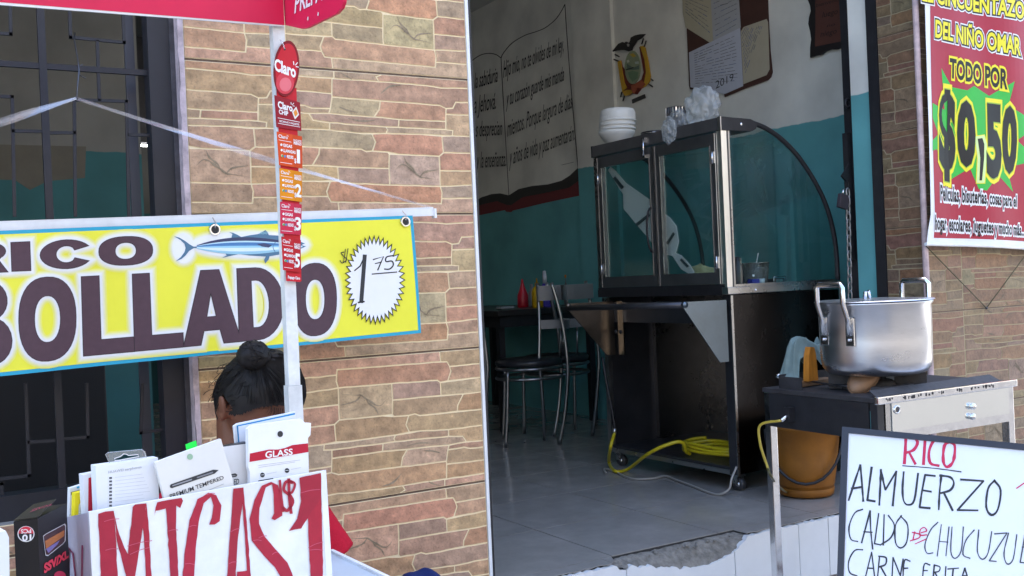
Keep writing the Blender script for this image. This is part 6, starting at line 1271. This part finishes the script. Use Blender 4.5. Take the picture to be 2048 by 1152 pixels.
# ================================================================== CHAIRS AND TABLE
CG = 'tubular metal chairs by the table'
M_CHAIRM = mat('worn chrome', (.30, .30, .31), .28, 1, nscale=20, namt=.2)
def make_chair(label, loc):
    t = thing('dining_chair', label, 'chair', loc, CG); L = Vector(loc); w_ = .185
    bow = [(0, 0), (.035, .16), (.058, .34), (.062, .46), (.052, .62), (.025, .78), (-.005, .90)]
    def arcp(s_): return [L+Vector((s_*(w_-.035*abs(z-.45)/.45), .19+d-.05, z)) for d, z in bow]
    for s_ in (-1, 1):
        m = MB(); m.tube(pathX([tuple(p) for p in arcp(s_)]), .0105, M_CHAIRM, seg=10); m.build('back_leg', t)
        m = MB(); m.tube(pathX([tuple(L+Vector((s_*(w_-.02), -.16-d*.6, z))) for d, z in ((.0, .0), (-.03, .2), (-.05, .42))]), .010, M_CHAIRM, seg=8); m.build('front_leg', t)
    m = MB(); m.lathe([(0, .435), (.175, .435), (.190, .445), (.192, .462), (.180, .475), (0, .480)], L, M_PLASTIC, H('#26262a'), seg=32); m.build('seat', t)
    m = MB()
    for z in (.425, .37): m.tube([L+Vector((.187*math.cos(q), .187*math.sin(q), z)) for q in (2*math.pi*k/28 for k in range(28))], .009, M_CHAIRM, seg=8, closed=True)
    m.build('seat_frame', t)
    for z0, z1 in ((.80, .885), (.64, .69)):
        m = MB(); n = 10; V = []
        for k in range(n+1):
            u = -1+2*k/n; x = u*(w_-.016); y = .185+.035*(1-u*u)+(.012 if z0 < .7 else 0); V += [L+Vector((x, y, z0)), L+Vector((x, y, z1)), L+Vector((x, y+.012, z1)), L+Vector((x, y+.012, z0))]
        m.add(V, [f for k in range(n) for f in ((4*k, 4*k+1, 4*k+5, 4*k+4), (4*k+1, 4*k+2, 4*k+6, 4*k+5), (4*k+2, 4*k+3, 4*k+7, 4*k+6), (4*k+3, 4*k, 4*k+4, 4*k+7))], M_PLASTIC, H('#7a7a7c')); m.build('slat', t)
    m = MB()
    for x in (-.05, .05): m.tube([L+Vector((x, .20, .475)), L+Vector((x, .215, .64))], .006, M_CHAIRM, seg=6)
    m.build('back_rods', t); return t
ch = make_chair('chrome chair with its bowed back frame seen edge-on, nearest the cart', (0, 0, 0))
spots = [((3.10, 4.96, 0), rad(-118), None), ((2.80, 5.28, 0), rad(150), 'grey slatted chrome chair half hidden behind the doorway edge'), ((3.35, 5.05, 0), rad(168), 'chrome chair standing behind the far end of the cart')]
for k, (p, rz, lb) in enumerate(spots):
    if k == 0: ch.location = p; ch.rotation_euler = (0, 0, rz)
    else: dup(ch, p, rz, lb)
TB = thing('dining_table', 'dark table by the far teal wall holding sauce bottles', 'table', (3.55, 5.9, 0))
m = MB(); m.box((3.12, 5.32, .71), (3.92, 6.75, .745), mat('dark laminate', H('#2a2524'), .35, nscale=5, namt=.2), bev=.004); m.box((3.15, 5.35, .64), (3.89, 6.72, .7095), M_BLACK); m.build('tabletop', TB)
for x in (3.18, 3.85):
    for y in (5.40, 6.65): m = MB(); m.box((x-.02, y-.02, 0), (x+.02, y+.02, .6395), M_BLACK); m.build('leg', TB)
def on_table(px, y): 
    d = ray(px, 600); t = y/d[1]; return Vector((d[0]*t, y, .7455))
def bottle(prof, px, y, col, label, name='sauce_bottle', tip=None):
    p = on_table(px, y); m = MB(); m.lathe(prof, p, M_PLASTIC, H(col), seg=22); o = m.build(name, label=label, category='bottle', loc=p)
    if tip: q = MB(); q.lathe(tip[0], p, M_PLASTIC, H(tip[1]), seg=16); q.build('cap', o)
sq = [(0, 0), (.034, 0), (.036, .006), (.036, .10), (.030, .12)]
bottle([(0, 0), (.036, 0), (.038, .01), (.036, .08), (.020, .12), (.010, .155), (.006, .185), (0, .186)], 1046, 5.75, '#c01a30', 'red cone-topped ketchup bottle on the dark table')
bottle(sq+[(.012, .14), (0, .141)], 1075, 5.42, '#c0980f', 'yellow mustard bottle in front on the dark table', tip=([(.013, .1412), (.014, .155), (.006, .16), (.004, .185), (0, .186)], '#b58a10'))
bottle(sq+[(.014, .15), (0, .151)], 1091, 5.47, '#4a3fa8', 'blue bottle with a white top beside the mustard bottle', tip=([(.013, .1512), (.015, .19), (.010, .23), (0, .232)], '#b9bcc4'))
bottle([(0, 0), (.022, 0), (.024, .01), (.024, .09), (.012, .11), (.010, .15), (0, .151)], 1064, 5.6, '#77787a', 'thin grey bottle behind the mustard bottle')
bottle([(0, 0), (.020, 0), (.022, .01), (.020, .12), (.007, .15), (.006, .18), (0, .181)], 1134, 5.8, '#6a6c6c', 'slim clear bottle with an orange cap nearer the cart', tip=([(.010, .1812), (.012, .20), (0, .204)], '#c07a18'))
m = MB(); p = on_table(1010, 5.7); m.box(p+Vector((-.05, -.03, 0)), p+Vector((.05, .03, .012)), M_PAPER, H('#9a9c9c')); m.build('napkins', label='small pale stack of napkins at the door side of the table', category='napkins')
# dark cabinet behind the window
CAB = thing('cabinet', 'plain dark cabinet dimly seen low behind the window grille', 'cabinet', (-.1, 4.4, 0))
m = MB(); m.box((-1.2, 4.2, 0), (.70, 4.7, .74), mat('dark cabinet', H('#15161a'), .5, nscale=6, namt=.2), bev=.006); m.build('body', CAB)

def wave(root, f, step):
    """gentle sag of a hanging vinyl sheet: cut every part on one grid, then bend it"""
    for o in [c for c in root.children_recursive if c.type == 'MESH']:
        W0 = ORI[o.name]; bm = bmesh.new(); bm.from_mesh(o.data)
        xs = [v.co.x for v in bm.verts]; zs_ = [v.co.z for v in bm.verts]
        for ax, vals, off in ((0, xs, W0.x), (2, zs_, W0.z)):
            k = math.ceil((min(vals)+off)/step)
            while k*step < max(vals)+off:
                co = [0, 0, 0]; no = [0, 0, 0]; co[ax] = k*step-off; no[ax] = 1
                bmesh.ops.bisect_plane(bm, geom=bm.verts[:]+bm.edges[:]+bm.faces[:], plane_co=co, plane_no=no); k += 1
        for v in bm.verts: v.co.y += f(v.co.x+W0.x, v.co.z+W0.z)
        for fc in bm.faces: fc.smooth = False
        bm.to_mesh(o.data); bm.free()
wave(BAN, lambda x, z: .0045*math.sin(x*9.5+z*5)+.0025*math.sin(x*21-z*9)+.010*max(0, 1.05-z)*math.sin(x*6+1), .03)
wave(RB, lambda x, z: -.006*math.sin((x-3.5)*9-z*2.2)-.003*math.sin(x*17+z*4)-.03*max(0, .16-(x-3.5))**1.0*.8, .03)
